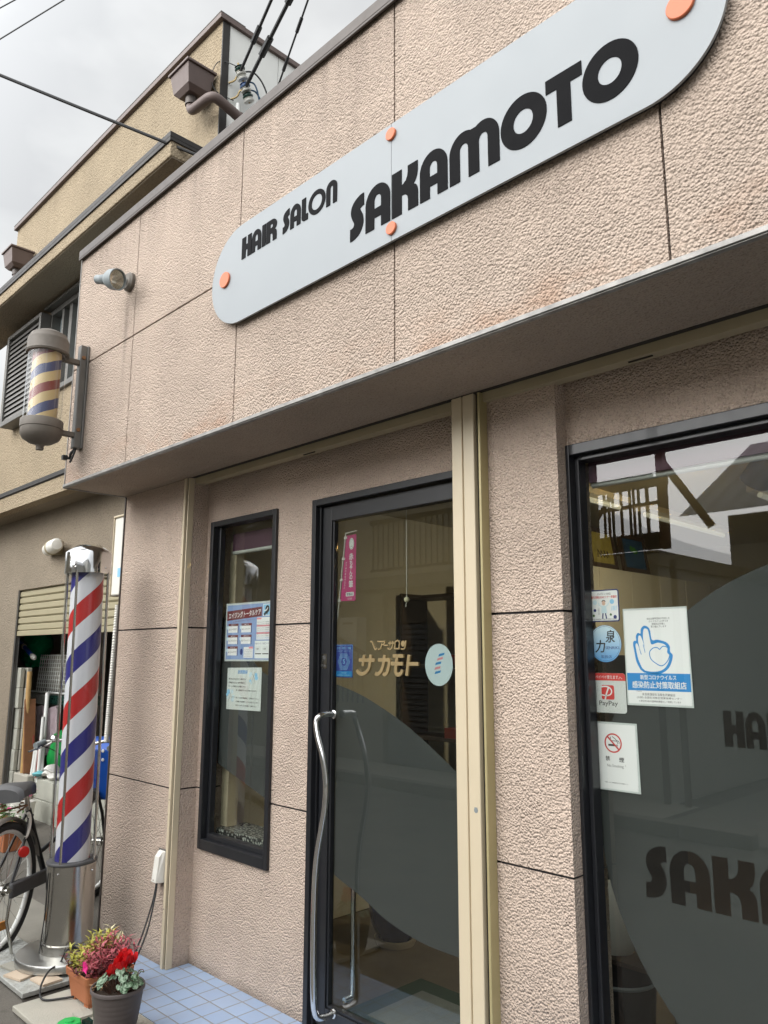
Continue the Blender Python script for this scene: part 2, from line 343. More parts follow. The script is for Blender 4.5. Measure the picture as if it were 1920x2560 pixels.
# ------------------------------------------------------------------ mesh helpers
class MB:
    def __init__(s): s.v = []; s.f = []; s.sm = []
    def add(s, vs, fs, smooth=False):
        o = len(s.v); s.v += [Vector(p) for p in vs]; s.f += [tuple(i+o for i in f) for f in fs]; s.sm += [smooth]*len(fs); return s
    def box(s, x0, x1, y0, y1, z0, z1):
        return s.add([(x0,y0,z0),(x1,y0,z0),(x1,y1,z0),(x0,y1,z0),(x0,y0,z1),(x1,y0,z1),(x1,y1,z1),(x0,y1,z1)],
                     [(3,2,1,0),(4,5,6,7),(0,1,5,4),(1,2,6,5),(2,3,7,6),(3,0,4,7)])
    def obox(s, a, b, w, h, upv=(0,0,1)):   # box bar from a to b
        a, b = Vector(a), Vector(b); d = (b-a).normalized(); x = d.cross(Vector(upv))
        if x.length < 1e-4: x = d.cross(Vector((1,0,0)))
        x.normalize(); y = x.cross(d); vs = []
        for p in (a, b):
            for i, j in ((-1,-1),(1,-1),(1,1),(-1,1)): vs.append(p+x*(i*w/2)+y*(j*h/2))
        return s.add(vs, [(0,1,2,3),(7,6,5,4),(0,4,5,1),(1,5,6,2),(2,6,7,3),(3,7,4,0)])
    def tube(s, pts, r, n=10, cap=True):
        pts = [Vector(p) for p in pts]; rr = r if isinstance(r, (list, tuple)) else [r]*len(pts)
        vs = []; q = None
        for i, p in enumerate(pts):
            d = (pts[min(i+1, len(pts)-1)]-pts[max(i-1, 0)]).normalized()
            if q is None:
                q = d.orthogonal().normalized()
            else:
                q = (q-d*q.dot(d)).normalized()
            b = d.cross(q)
            for k in range(n):
                a = 2*PI*k/n; vs.append(p+(q*math.cos(a)+b*math.sin(a))*rr[i])
        fs = []
        for i in range(len(pts)-1):
            for k in range(n):
                k2 = (k+1) % n; fs.append((i*n+k, i*n+k2, (i+1)*n+k2, (i+1)*n+k))
        s.add(vs, fs, True)
        if cap:
            o = len(s.v)-len(vs)
            s.f.append(tuple(o+k for k in range(n))[::-1]); s.sm.append(False)
            s.f.append(tuple(o+(len(pts)-1)*n+k for k in range(n))); s.sm.append(False)
        return s
    def lathe(s, prof, c=(0,0,0), n=40, axis=(0,0,1), cap=True, smooth=True):
        c = Vector(c); Q = Vector((0,0,1)).rotation_difference(Vector(axis)); vs = []
        for r, z in prof:
            for k in range(n):
                a = 2*PI*k/n; vs.append(c+Q @ Vector((r*math.cos(a), r*math.sin(a), z)))
        fs = []
        for i in range(len(prof)-1):
            for k in range(n):
                k2 = (k+1) % n; fs.append((i*n+k, i*n+k2, (i+1)*n+k2, (i+1)*n+k))
        s.add(vs, fs, smooth)
        if cap:
            o = len(s.v)-len(vs)
            if prof[0][0] > 1e-5: s.f.append(tuple(o+k for k in range(n))[::-1]); s.sm.append(False)
            if prof[-1][0] > 1e-5: s.f.append(tuple(o+(len(prof)-1)*n+k for k in range(n))); s.sm.append(False)
        return s
    def prism(s, loops, y0, y1):   # loops of (x,z) outlines, first outer then holes, front at y0
        al = [p for lp in loops for p in lp]
        tri = tessellate_polygon([[Vector((p[0], p[1], 0)) for p in lp] for lp in loops])
        n = len(al); vs = [(p[0], y0, p[1]) for p in al]+[(p[0], y1, p[1]) for p in al]; fs = []
        for a, b, c in tri:
            A, B, D = al[a], al[b], al[c]
            if (B[0]-A[0])*(D[1]-A[1])-(B[1]-A[1])*(D[0]-A[0]) < 0: a, b = b, a
            fs += [(a, b, c), (c+n, b+n, a+n)]
        o = 0
        for lp in loops:
            k = len(lp); ar = sum(lp[i][0]*lp[(i+1) % k][1]-lp[(i+1) % k][0]*lp[i][1] for i in range(k))
            out = (lp is loops[0]) == (ar > 0)
            for i in range(k):
                a, b = o+i, o+(i+1) % k
                fs.append((b, a, a+n, b+n) if out else (a, b, b+n, a+n))
            o += k
        return s.add(vs, fs)
    def xf(s, M):
        s.v = [M @ p for p in s.v]; return s
    def merge(s, o):
        return s.add(o.v, o.f) if not o.f else s._m(o)
    def _m(s, o):
        k = len(s.v); s.v += [p.copy() for p in o.v]; s.f += [tuple(i+k for i in f) for f in o.f]; s.sm += o.sm; return s
    def build(s, name, mat, parent=None, bev=0, seg=2, origin=None):
        if origin is not None: O = Vector(origin)
        elif parent is not None: O = wloc(parent)
        else:
            xs = [p.x for p in s.v]; ys = [p.y for p in s.v]; zs = [p.z for p in s.v]
            O = Vector(((min(xs)+max(xs))/2, (min(ys)+max(ys))/2, min(zs)))
        me = bpy.data.meshes.new(name); me.from_pydata([p-O for p in s.v], [], s.f)
        me.polygons.foreach_set('use_smooth', s.sm); me.materials.append(MATS[mat]); me.update()
        if any(s.sm): me.set_sharp_from_angle(angle=math.radians(38))
        ob = bpy.data.objects.new(name, me); C.objects.link(ob)
        if parent is not None: ob.parent = parent; ob.location = O-wloc(parent)
        else: ob.location = O
        if bev:
            md = ob.modifiers.new('b', 'BEVEL'); md.width = bev; md.segments = seg; md.limit_method = 'ANGLE'; md.angle_limit = .6; md.harden_normals = False
        return ob
def wloc(o):
    v = Vector((0,0,0))
    while o is not None: v = v+o.location; o = o.parent
    return v
def thing(name, label, cat, loc=(0,0,0), group=None):
    o = bpy.data.objects.new(name, None); C.objects.link(o); o.location = loc; o.empty_display_size = .1
    return tag(o, label, cat, group)
def tag(o, label, cat, group=None):
    o['label'] = label; o['category'] = cat
    if group: o['group'] = group
    return o
def struct(o, kind='structure'): o['kind'] = kind; return o
def ell(cx, cz, rx, rz, a0=0, a1=360, n=24, close=True):
    k = n if (close and abs(a1-a0) >= 360) else n+1
    return [(cx+rx*math.cos(math.radians(a0+(a1-a0)*i/n)), cz+rz*math.sin(math.radians(a0+(a1-a0)*i/n))) for i in range(k)]
def rrect(x0, x1, z0, z1, r, n=5):
    return ell(x1-r, z1-r, r, r, 0, 90, n)+ell(x0+r, z1-r, r, r, 90, 180, n)+ell(x0+r, z0+r, r, r, 180, 270, n)+ell(x1-r, z0+r, r, r, 270, 360, n)
def stroke2(pts, w):
    L_, R_ = [], []
    for i, p in enumerate(pts):
        a = pts[max(i-1, 0)]; b = pts[min(i+1, len(pts)-1)]; d = Vector((b[0]-a[0], b[1]-a[1])).normalized(); wi = w[i] if isinstance(w, list) else w
        L_.append((p[0]-d.y*wi/2, p[1]+d.x*wi/2)); R_.append((p[0]+d.y*wi/2, p[1]-d.x*wi/2))
    return L_+R_[::-1]
def spline(pts, n=8):
    out = []; P = [Vector(p) for p in pts]
    for i in range(len(P)-1):
        a = P[max(i-1, 0)]; b = P[i]; c = P[i+1]; d = P[min(i+2, len(P)-1)]
        for k in range(n):
            t = k/n; out.append(b*(2*t**3-3*t**2+1)+(c-a)*.5*(t**3-2*t**2+t)+c*(-2*t**3+3*t**2)+(d-b)*.5*(t**3-t**2))
    return out+[P[-1]]
TXT = {}
def text_mesh(body, bold=0.0, res=3):
    bold = min(bold, .004) if any(ord(ch) > 0x3400 for ch in body) else min(bold, .02)
    k = (body, bold)
    if k not in TXT:
        cu = bpy.data.curves.new('t', 'FONT'); cu.body = body; cu.offset = bold; cu.resolution_u = res
        ob = bpy.data.objects.new('t', cu); C.objects.link(ob)
        dg = bpy.context.evaluated_depsgraph_get(); dg.update()
        me = bpy.data.meshes.new_from_object(ob.evaluated_get(dg))
        TXT[k] = ([tuple(v.co[:2]) for v in me.vertices], [tuple(p.vertices) for p in me.polygons])
        bpy.data.objects.remove(ob); bpy.data.curves.remove(cu); bpy.data.meshes.remove(me)
    return TXT[k]
def text(mb, body, x0, x1, z0, z1, y, bold=0.0, slope=0.0, shear=0.0, keep=False):
    """flat lettering on a plane facing -Y, fitted into the box x0..x1, z0..z1"""
    vs, fs = text_mesh(body, bold)
    if not vs: return
    ax = min(p[0] for p in vs); bx = max(p[0] for p in vs); az = min(p[1] for p in vs); bz = max(p[1] for p in vs)
    sx = (x1-x0)/max(bx-ax, 1e-6); sz = (z1-z0)/max(bz-az, 1e-6)
    out = []
    for p in vs:
        X = (p[0]-ax)*sx; Z = (p[1]-az)*sz
        out.append((x0+X+Z*shear, y, z0+Z+X*slope))
    mb.add(out, fs)
    if bold >= .02 and any(ord(ch) > 0x3400 for ch in body):   # heavy type: a second impression a hair to the side
        d = (z1-z0)*.035; mb.add([(p[0]+d, y-.00003, p[2]) for p in out], fs); mb.add([(p[0]+d*.5, y-.00006, p[2]+d*.5) for p in out], fs)
def rect(mb, x0, x1, z0, z1, y, t=.0004): mb.box(x0, x1, y, y+t, z0, z1)

# ================================================================== SETTING
GZ = -.03
mb = MB(); mb.add([(-60,-60,GZ),(60,-60,GZ),(60,60,GZ),(-60,60,GZ)], [(0,1,2,3)]); struct(mb.build('road', 'asphalt', origin=(0,0,GZ)))
mb = MB(); mb.box(-.105, 6.4, .062, .494, -.06, 0); mb.box(.6156, 2.46, .494, .56, -.06, 0)
struct(mb.build('pavement', 'blue_tile'))
mb = MB()
for i in range(14): mb.box(-7+i*.62, -7+i*.62+.61, -3.98, -3.84, -.1, .09)
struct(mb.build('kerb', 'concrete_dark', bev=.012))
mb = MB(); mb.add([(.7,-9,-.015),(14,-9,-.015),(14,-3.98,-.015),(.7,-3.98,-.015)], [(0,1,2,3)]); struct(mb.build('gravel_lot', 'concrete_dark', origin=(0,0,-.015)))
mb = MB(); mb.add([(-9,-5.1,.02),(.7,-5.1,.02),(.7,-3.98,.02),(-9,-3.98,.02)], [(0,1,2,3)]); struct(mb.build('opposite_pavement', 'concrete', origin=(0,0,.02)))

# ================================================================== SALON BUILDING
sal = thing('salon_building', 'single storey hair salon with pink sprayed stucco front, black window frames and cream shutter rails', 'building', (2.5, .4, 0))
XL = -.128; XR = 6.4; ZM = 3.1434; ZC = 3.853; ZB = 2.451
mb = MB(); g = .0035
xs = [XL, .6048, 1.5721, 2.5279, 3.4879, 4.447, 5.41, XR]
for i in range(len(xs)-1):
    a = xs[i]+(g if i else 0); b = xs[i+1]-(g if i < len(xs)-2 else 0)
    mb.box(a, b, 0, .03, ZB, ZM-g*1.3); mb.box(a, b, 0, .03, ZM+g*1.3, ZC)
mb.build('fascia', 'pink_stucco_fascia', sal)
mb = MB(); mb.box(XL+.002, XR, .012, .36, 2.452, 3.849); mb.build('joint_sealant', 'sealant', sal)
mb = MB(); mb.box(XL-.006, XR+.02, -.022, .11, ZC, ZC+.05); mb.box(XL-.006, XL+.08, .11, 5, ZC, ZC+.05); mb.box(XL-.006, XR+.02, -.022, -.012, ZC-.012, ZC); mb.build('coping', 'coping_metal', sal, .003)
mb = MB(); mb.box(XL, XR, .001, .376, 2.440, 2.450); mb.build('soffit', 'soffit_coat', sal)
mb = MB(); mb.box(XL-.004, XR, -.010, .0, 2.441, 2.456); mb.box(XL-.004, XR, -.006, .012, 2.4365, 2.4395); mb.build('drip_edge', 'worn_trim', sal, .002)
mb = MB(); mb.box(XL-.008, XL, -.009, .376, 2.434, 2.458); mb.box(XL-.007, XL, -.004, .012, 2.458, ZC); mb.build('edge_trim', 'worn_trim', sal)
mb = MB(); mb.box(XL-.006, XL+.006, .371, .392, .0, 2.434); mb.build('corner_bead', 'coping_metal', sal)
mb = MB(); mb.box(XL, XL+.03, .03, 5, 2.45, ZC); mb.box(XL, XL+.06, .392, 5, 0, 2.45); mb.build('side_wall', 'brown_render', sal)
mb = MB(); mb.box(XL+.03, XR, .11, 5.2, 3.80, 3.85); mb.build('roof', 'coping_metal', sal)
# walls in bands with sealed joints
Zb = [0, .8289, 1.6378, 2.439]; hg = .0042
def wallbands(mb, x0, x1, y0, y1, z0, z1):
    for i in range(3):
        a = Zb[i]+(hg if i else 0); b = Zb[i+1]-(hg if i < 2 else 0)
        a = max(a, z0); b = min(b, z1)
        if b-a > .002: mb.box(x0, x1, y0, y1, a, b)
WX0, WX1, WZ0, WZ1 = .668, 1.251, .5444, 2.199
mb = MB(); wallbands(mb, XL, .6156, .3776, .62, 0, 9)
for x0, x1, z0, z1 in ((.6156, WX0, 0, 9), (WX0, WX1, 0, WZ0), (WX0, WX1, WZ1, 9), (WX1, 1.519, 0, 9), (1.519, 2.50, 2.2, 9)): wallbands(mb, x0, x1, .494, .62, z0, z1)
wallbands(mb, 2.585, 2.8736, .4229, .62, 0, 9)
wallbands(mb, 2.8736, XR, .485, .62, 2.197, 9); wallbands(mb, 2.8736, XR, .485, .62, 0, .05); wallbands(mb, 6.1, XR, .485, .62, .05, 2.197)
mb.build('wall', 'pink_stucco_wall', sal)
mb = MB(); mb.box(XL+.01, .606, .385, .61, .01, 2.43); mb.box(.62, WX0-.01, .501, .61, .01, 2.43); mb.box(WX1+.01, 1.505, .501, .61, .01, 2.43); mb.box(2.60, 2.866, .430, .61, .01, 2.43); mb.build('wall_sealant', 'dark_sealant', sal)
# shutter guides
def rail(mb_c, mb_d, mb_y, x0, x1):
    pass
mc = MB(); mc.box(.578, .598, .358, .3776, 0, 2.436); mc.box(.610, .618, .366, .40, 0, 2.436); mc.build('shutter_rail', 'cream_metal', sal, .002)
md = MB(); md.box(.598, .610, .372, .3776, 0, 2.436); md.build('rail_slot', 'dark_slot', sal)
mc = MB(); mc.box(2.4578, 2.506, .372, .485, -.02, 2.436); mc.box(2.512, 2.5608, .372, .485, -.02, 2.436); mc.box(2.506, 2.512, .378, .48, -.02, 2.436)
mc.build('shutter_post', 'cream_metal', sal, .003)
md = MB(); md.box(2.5608, 2.576, .392, .485, -.02, 2.436); md.build('rail_slot', 'dark_slot', sal)
md = MB(); md.box(2.576, 2.586, .378, .4229, -.02, 2.436); md.build('rail_lip', 'yellow_metal', sal, .002)
md = MB(); md.lathe([(.0001,0),(.009,0)], (2.541, .3715, .989), 7, (0,-1,0), False); md.box(2.535, 2.5465, .3708, .3714, .984, .9985); md.build('paint_chip', 'grey_plastic', sal)
for z in (2.02, 1.52, .78, .27): md = MB(); md.lathe([(.0001,0),(.0035,0)], (.588, .3575, z), 8, (0,-1,0), False); md.build('screw_hole', 'dark_slot', sal)
for a, b in ((.62, 2.457), (2.575, XR)):
    md = MB(); md.box(a, b, .376, .398, 2.438, 2.4395); md.build('shutter_slot', 'dark_slot', sal)
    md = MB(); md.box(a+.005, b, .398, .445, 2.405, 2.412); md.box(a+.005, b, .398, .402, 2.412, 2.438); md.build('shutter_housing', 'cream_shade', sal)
    md = MB(); x = a+.95 if a < 1 else 3.19
    md.tube([(x-.04,.418,2.404),(x+.04,.418,2.404)], .004, 8); md.build('drain_slot', 'dark_slot', sal)

def framebox(mb, x0, x1, z0, z1, wl, wr, wb, wt, y0, y1):
    mb.box(x0, x0+wl, y0, y1, z0, z1); mb.box(x1-wr, x1, y0, y1, z0, z1)
    if wb: mb.box(x0+wl, x1-wr, y0, y1, z0, z0+wb)
    mb.box(x0+wl, x1-wr, y0, y1, z1-wt, z1)
GY = .55
# narrow window
w = MB(); framebox(w, WX0, WX1, WZ0, WZ1, .028, .03, .05, .03, .478, .545); w.box(WX0+.028, WX0+.05, .512, .545, WZ0+.05, WZ1-.03); w.box(WX0+.05, WX1-.03, .505, .545, WZ0+.05, WZ0+.075)
win = thing('window', None, None, (0,0,0)); del win['label']; del win['category']; win.parent = sal; win.location = Vector(((WX0+WX1)/2, .5, WZ0))-sal.location
w.build('frame', 'black_frame', win, .003)
w = MB(); w.box(WX0+.03, WX1-.03, GY, GY+.005, WZ0+.06, WZ1-.02); w.build('pane', 'window_glass', win)
def arc_poly(pts): return [(p.x, p.y) for p in spline([(a, b, 0) for a, b in pts], 6)]
top = arc_poly([(WX0+.03, 1.70), (.85, 1.56), (.991, 1.462), (1.067, 1.415), (1.144, 1.389), (WX1-.031, 1.375)])
w = MB(); w.prism([top[::-1]+[(WX0+.03, .95), (WX1-.031, .80)]], GY+.009, GY+.0095); w.build('film', 'frosted_film', win)
w = MB(); w.box(WX0+.03, WX1-.03, GY+.02, .75, .50, .635); w.build('pebble_tray', 'white_pebble', win)
# large shop window
BX0, BX1, BZ0, BZ1 = 2.8736, 6.1, .05, 2.197
win2 = thing('window', None, None); del win2['label']; del win2['category']; win2.parent = sal; win2.location = Vector((4.5, .5, BZ0))-sal.location
w = MB(); framebox(w, BX0, BX1, BZ0, BZ1, .014, .04, .05, .038, .472, .555); w.box(BX0+.014, BX0+.030, .505, .552, BZ0+.05, BZ1-.038); w.box(BX0+.03, BX1-.04, .50, .552, BZ1-.055, BZ1-.038); w.build('frame', 'black_frame', win2, .003)
w = MB(); w.box(BX0+.02, BX1-.03, GY, GY+.005, BZ0+.04, BZ1-.03); w.build('pane', 'window_glass', win2)

# ------------------------------------------------------------------ display lettering (round geometric capitals)
def gl(ch, thin=False):
    e = ell
    if ch == 'A': return .735, [[(0,0),(0,.58)]+e(.3675,.60,.3675,.40,180,0,22)+[(.735,.58),(.735,0),(.47,0),(.47,.25),(.265,.25),(.265,0)], [(.265,.46)]+[(.265,.62)]+e(.3675,.64,.1025,.125,180,0,10)+[(.47,.62),(.47,.46)]]
    if ch == 'K': return .735, [[(0,0),(0,1),(.28,1),(.28,.64)]+[(.33,.65),(.40,.70),(.44,.78),(.455,.86)]+[(.455,1),(.73,1),(.73,.80),(.715,.70),(.68,.61),(.615,.53)]+[(.68,.49),(.72,.41),(.735,.32),(.735,0),(.46,0),(.46,.25),(.445,.33),(.40,.385),(.34,.41),(.28,.41),(.28,0)]]
    if ch == 'M': return 1.19, [[(0,0),(0,.58)]+e(.36,.60,.36,.40,180,62,18)+e(.83,.60,.36,.40,118,0,18)+[(1.19,0),(.93,0),(.93,.60)]+e(.825,.62,.105,.13,0,180,10)+[(.72,0),(.465,0),(.465,.60)]+e(.36,.62,.105,.13,0,180,10)+[(.255,0)]]
    if ch == 'N': return .62, [[(0,0),(0,.55)]+e(.31,.69,.31,.31,180,0,20)+[(.62,0),(.39,0),(.39,.66)]+e(.31,.68,.08,.10,0,180,10)+[(.23,0)]]
    if ch == 'T': return .71, [[(.215,0),(.215,.735),(0,.735),(0,1),(.71,1),(.71,.735),(.485,.735),(.485,0)]]
    if ch == 'O':
        t = .19 if thin else .285
        return 1.0, [e(.5,.5,.5,.515,0,360,48), e(.5,.5,.5-t,.515-t,0,360,40)]
    if ch == 'S': return .43, [stroke2([(p.x, p.y) for p in spline([(.43,.855,0),(.33,.845,0),(.20,.77,0),(.165,.66,0),(.21,.54,0),(.26,.44,0),(.265,.32,0),(.20,.20,0),(.09,.15,0),(0,.145,0)], 5)], [.29]*46)]
    if ch == 'H': return .72, [[(0,0),(0,1),(.30,1),(.30,.62),(.44,.62),(.44,1),(.72,1),(.72,0),(.44,0),(.44,.26)]+e(.37,.28,.07,.10,0,180,6)+[(.30,0)]]
    if ch == 'I': return .27, [[(0,0),(0,1),(.27,1),(.27,0)]]
    if ch == 'R': return .73, [[(0,0),(0,1)]+[(.36,1)]+e(.40,.72,.33,.28,90,-35,14)+[(.60,.50),(.68,.45),(.73,.34),(.73,0),(.46,0),(.46,.24),(.43,.33),(.36,.37),(.28,.37),(.28,0)], [(.28,.62),(.28,.80),(.38,.80),(.45,.76),(.455,.70),(.43,.64),(.38,.62)]]
    if ch == 'L': return .42, [[(0,.17),(0,1),(.27,1),(.27,.27),(.42,.27),(.42,0),(.17,0)]+[(.08,.03),(.02,.09)]]
def word(mb, seq, z0, h, y0, y1, shear=0):
    for ch, x0, x1 in seq:
        thin = ch in 'o'; wd, lp = gl(ch.upper(), thin)
        mb.prism([[(x0+px/wd*(x1-x0)+pz*h*shear, z0+pz*h) for px, pz in l] for l in lp], y0, y1)
SAKA = [('S',2.333,2.405),('A',2.414,2.537),('K',2.546,2.668),('A',2.677,2.797),('M',2.806,3.003),('O',3.009,3.172),('T',3.171,3.289),('O',3.289,3.455)]
HAIR = [('H',1.638,1.708),('A',1.711,1.778),('I',1.784,1.810),('R',1.814,1.885),('S',1.926,1.968),('A',1.974,2.040),('L',2.047,2.086),('o',2.088,2.190),('N',2.195,2.257)]
film2 = MB()
outer = ell(3.72, 1.0, .828, .79, 0, 360, 72)
letters = []
def holes(seq, x0, sc, z0, h):
    res = []
    for ch, a, b in seq:
        wd, lp = gl(ch.upper(), ch == 'o'); A = x0+(a-seq[0][1])*sc; B = x0+(b-seq[0][1])*sc
        res.append([[(A+px/wd*(B-A), z0+pz*h) for px, pz in l] for l in lp])
    return res
hs = holes(HAIR, 3.304, .82, 1.240, .100)+holes(SAKA, 3.036, .965, .785, .152)
film2.prism([outer]+[l[0] for l in hs], GY+.009, GY+.0095)
for l in hs:
    if len(l) > 1: film2.prism([l[1]], GY+.009, GY+.0095)
film2.build('film', 'frosted_film', win2)

# door
DX0, DX1 = 1.519, 2.452
dr = thing('door', None, None); del dr['label']; del dr['category']; dr.parent = sal; dr.location = Vector((2.0, .5, 0))-sal.location
w = MB(); w.box(DX0, DX0+.028, .482, .575, 0, 2.2); w.box(DX0+.028, DX1, .482, .575, 2.17, 2.2); w.box(DX0+.028, DX0+.038, .505, .575, 0, 2.17); w.build('frame', 'black_frame', dr, .002)
LX0 = DX0+.042
w = MB(); w.box(LX0, LX0+.060, .515, .555, .012, 2.165); w.box(LX0+.060, DX1, .515, .555, 2.095, 2.165); w.box(LX0+.060, DX1, .515, .555, .012, .085); w.box(LX0+.060, LX0+.071, .522, .548, .085, 2.095); w.box(LX0+.071, DX1, .522, .548, .085, .096); w.build('leaf', 'black_frame', dr, .003)
w = MB(); w.box(LX0+.062, DX1, .538, .543, .086, 2.094); w.build('pane', 'window_glass', dr)
w = MB(); w.box(DX0-.02, DX1, .49, .60, -.01, .006); w.build('threshold', 'steel', dr)
dtop = arc_poly([(1.633, 1.37), (1.74, 1.345), (1.863, 1.305), (2.05, 1.225), (2.25, 1.11), (2.45, .98)])
dbot = arc_poly([(1.633, .59), (1.666, .578), (1.813, .532), (1.946, .481), (2.111, .447), (2.293, .439), (2.45, .45)])
w = MB(); w.prism([dbot+dtop[::-1]], .546, .5465); w.build('film', 'frosted_film', dr)
hp = [(1.655,.52,1.245),(1.655,.47,1.247),(1.650,.437,1.240),(1.645,.425,1.215),(1.662,.42,1.16),(1.694,.42,1.09),(1.714,.42,1.02),(1.721,.42,.95),(1.713,.42,.87),(1.694,.42,.79),(1.673,.42,.70),(1.661,.42,.60),(1.657,.42,.45),(1.658,.42,.30),(1.664,.42,.16),(1.668,.425,.11),(1.672,.437,.088),(1.676,.47,.080),(1.676,.52,.080)]
hp = [(x-.05 if False else x, y, z) for x, y, z in hp]
w = MB(); w.tube([tuple(p) for p in spline(hp, 5)], .0125, 16); w.lathe([(.0001,.0),(.018,.0),(.018,.006),(.012,.01)], (1.655,.516,1.245), 20, (0,-1,0)); w.lathe([(.0001,0),(.018,0),(.018,.006),(.012,.01)], (1.676,.516,.080), 20, (0,-1,0)); w.build('handle', 'chrome', dr)
# inner pull bar
w = MB(); w.tube([(1.69,.56,.60),(1.69,.60,.60),(1.69,.605,.58),(1.69,.605,.14),(1.69,.60,.12),(1.69,.56,.12)], .011, 12); w.build('inner_handle', 'chrome', dr)
w = MB(); w.prism([rrect(1.5655,1.6025,1.438,1.502,.003)], .5135, .515); pl = w.build('push_plate', 'steel', dr)
w = MB(); text(w, '押', 1.574, 1.594, 1.470, 1.495, .5130, .02); text(w, 'PUSH', 1.571, 1.597, 1.446, 1.456, .5130); w.build('lettering', 'ink_grey', pl)
# gilt lettering fixed on the pane
w = MB()
def kata(strokes, x0, x1, z0, z1, wd, y0, y1, sh):
    for st in strokes:
        pts = [(x0+(p[0])*(x1-x0)+p[1]*(z1-z0)*sh, z0+p[1]*(z1-z0)) for p in st]
        KO[0] += 1; w.prism([stroke2(pts, wd)], y0-.00023*(KO[0] % 4), y1-.0003*(KO[0] % 4)-.0003)
KO = [0]
def sp(*pts): return [(p.x, p.y) for p in spline([(a, b, 0) for a, b in pts], 5)]
K = {'サ':[[(0,.73),(1,.73)],[(.30,1),(.30,.42)],sp((.72,1),(.72,.45),(.66,.22),(.48,.06),(.28,.0),(.08,.06),(-.06,.20))],
 'カ':[sp((.02,.74),(.80,.74),(.93,.68),(.95,.5),(.90,.18),(.80,.05),(.68,.0),(.54,.08)),sp((.50,1),(.50,.62),(.42,.28),(.28,.1),(.06,.0),(-.12,.06))],
 'モ':[[(.06,.95),(.96,.95)],[(-.04,.56),(1.0,.56)],sp((.42,.95),(.42,.30),(.46,.12),(.60,.02),(.78,.02),(.95,.12),(.97,.26))],
 'ト':[[(.14,1.0),(.14,-.03)],[(.14,.56),(1.0,.56)]],
 'ヘ':[sp((0,.94),(.22,.94),(.42,.62),(.70,.10),(.86,.0),(1.02,.12))],
 'ア':[sp((-.05,.94),(.80,.94),(.96,.88),(.90,.66),(.62,.56)),sp((.58,.72),(.52,.3),(.35,.05),(.12,.0))],
 'ー':[[(0,.48),(1,.48)]],
 'ロ':[[(.08,.0),(.08,.9)],sp((.08,.9),(.5,1.0),(.92,.9)),[(.92,.9),(.92,.0)],[(.08,.06),(.92,.06)]],
 'ン':[sp((.95,1),(.95,.5),(.82,.16),(.55,.02),(.1,.04))]}
for ch, a, b in (('サ',1.796,1.892),('カ',1.912,1.982),('モ',1.992,2.058),('ト',2.076,2.142)):
    kata(K[ch], a-.012, b-.012, 1.418, 1.497, .0145, .530, .538, .16)
for ch, a, b in (('ヘ',1.862,1.905),('ア',1.908,1.950),('ー',1.945,1.972),('サ',1.970,2.006),('ロ',2.008,2.036),('ン',2.042,2.070)):
    kata(K[ch], a-.006, b-.006, 1.520, 1.554, .0055, .533, .538, .10)
w.prism([ell(2.054-.004, 1.542, .010, .012)], .533, .538)
w.build('gilt_lettering', 'gold', dr)

# interior shell
mb = MB()
for q in ([(.62,4.9,0),(6.1,4.9,0),(6.1,4.9,2.42),(.62,4.9,2.42)], [(.62,.62,0),(.62,4.9,0),(.62,4.9,2.42),(.62,.62,2.42)], [(6.1,4.9,0),(6.1,.62,0),(6.1,.62,2.42),(6.1,4.9,2.42)]): mb.add(q, [(0,1,2,3)])
mb.build('interior_wall', 'cream_interior', sal)
mb = MB(); mb.add([(.62,.62,2.42),(6.1,.62,2.42),(6.1,4.9,2.42),(.62,4.9,2.42)], [(3,2,1,0)]); mb.build('interior_ceiling', 'ceiling_interior', sal)
mb = MB(); mb.add([(.62,.56,-.004),(6.1,.56,-.004),(6.1,4.9,-.004),(.62,4.9,-.004)], [(0,1,2,3)]); mb.build('interior_floor', 'interior_floor', sal)
mb = MB(); mb.box(2.9, 6.05, .575, .66, 2.08, 2.165); bl = mb.build('blind_box', 'purple_blind', win2)
mb = MB(); mb.tube([(2.9,.60,2.075),(6.05,.60,2.075)], .012, 10); mb.build('blind_rail', 'white_paint', win2)
mb = MB(); mb.box(.72, 1.21, .59, .66, 2.04, 2.14); mb.build('blind_box', 'purple_blind', win)
mb = MB(); mb.tube([(.72,.60,2.04),(1.21,.60,2.04)], .012, 10); mb.build('blind_rail', 'white_paint', win)
mb = MB(); mb.box(.685, .745, .60, .66, .64, 2.10); mb.build('curtain_post', 'cream_metal', win)
# ---- indoor things seen through the glass
cab = thing('cupboard_wall', 'tall cream cupboard row inside the salon below the leaning pictures', 'cupboard', (1.6, 3.4, 0))
for i in range(6):
    mb = MB(); y0 = 2.3+i*.42; mb.box(1.2, 1.7, y0, y0+.415, 0, 2.06); mb.build('door_panel', 'cream_interior', cab, .002)
def picture(y, wd, mt, lab, gen):
    p = thing('framed_picture', lab, 'picture', (1.66, y, 2.066), 'pictures leaning above the salon cupboards')
    M = Matrix.Translation((1.66, y, 2.066)) @ Matrix.Rotation(math.radians(-8), 4, 'Y')
    f = MB(); h = .27; t = .03
    for a in ((-.012,.012,-wd/2,wd/2,0,t),(-.012,.012,-wd/2,wd/2,h-t,h),(-.012,.012,-wd/2,-wd/2+t,t,h-t),(-.012,.012,wd/2-t,wd/2,t,h-t)): f.box(*a)
    f.xf(M); f.build('frame', 'dark_wood', p)
    f = MB(); f.box(-.004, .004, -wd/2+t, wd/2-t, t, h-t); f.xf(M); f.build('canvas', mt, p)
    f = MB(); gen(f); f.xf(M); f.build('painted_shape', 'painting_green' if mt == 'painting_blue' else 'dark_wood', p)
def g1(f): 
    for k in range(4): f.tube([(.006,-.07+k*.04,.07),(.006,-.06+k*.04,.12),(.006,-.03+k*.035,.08)], .003, 5)
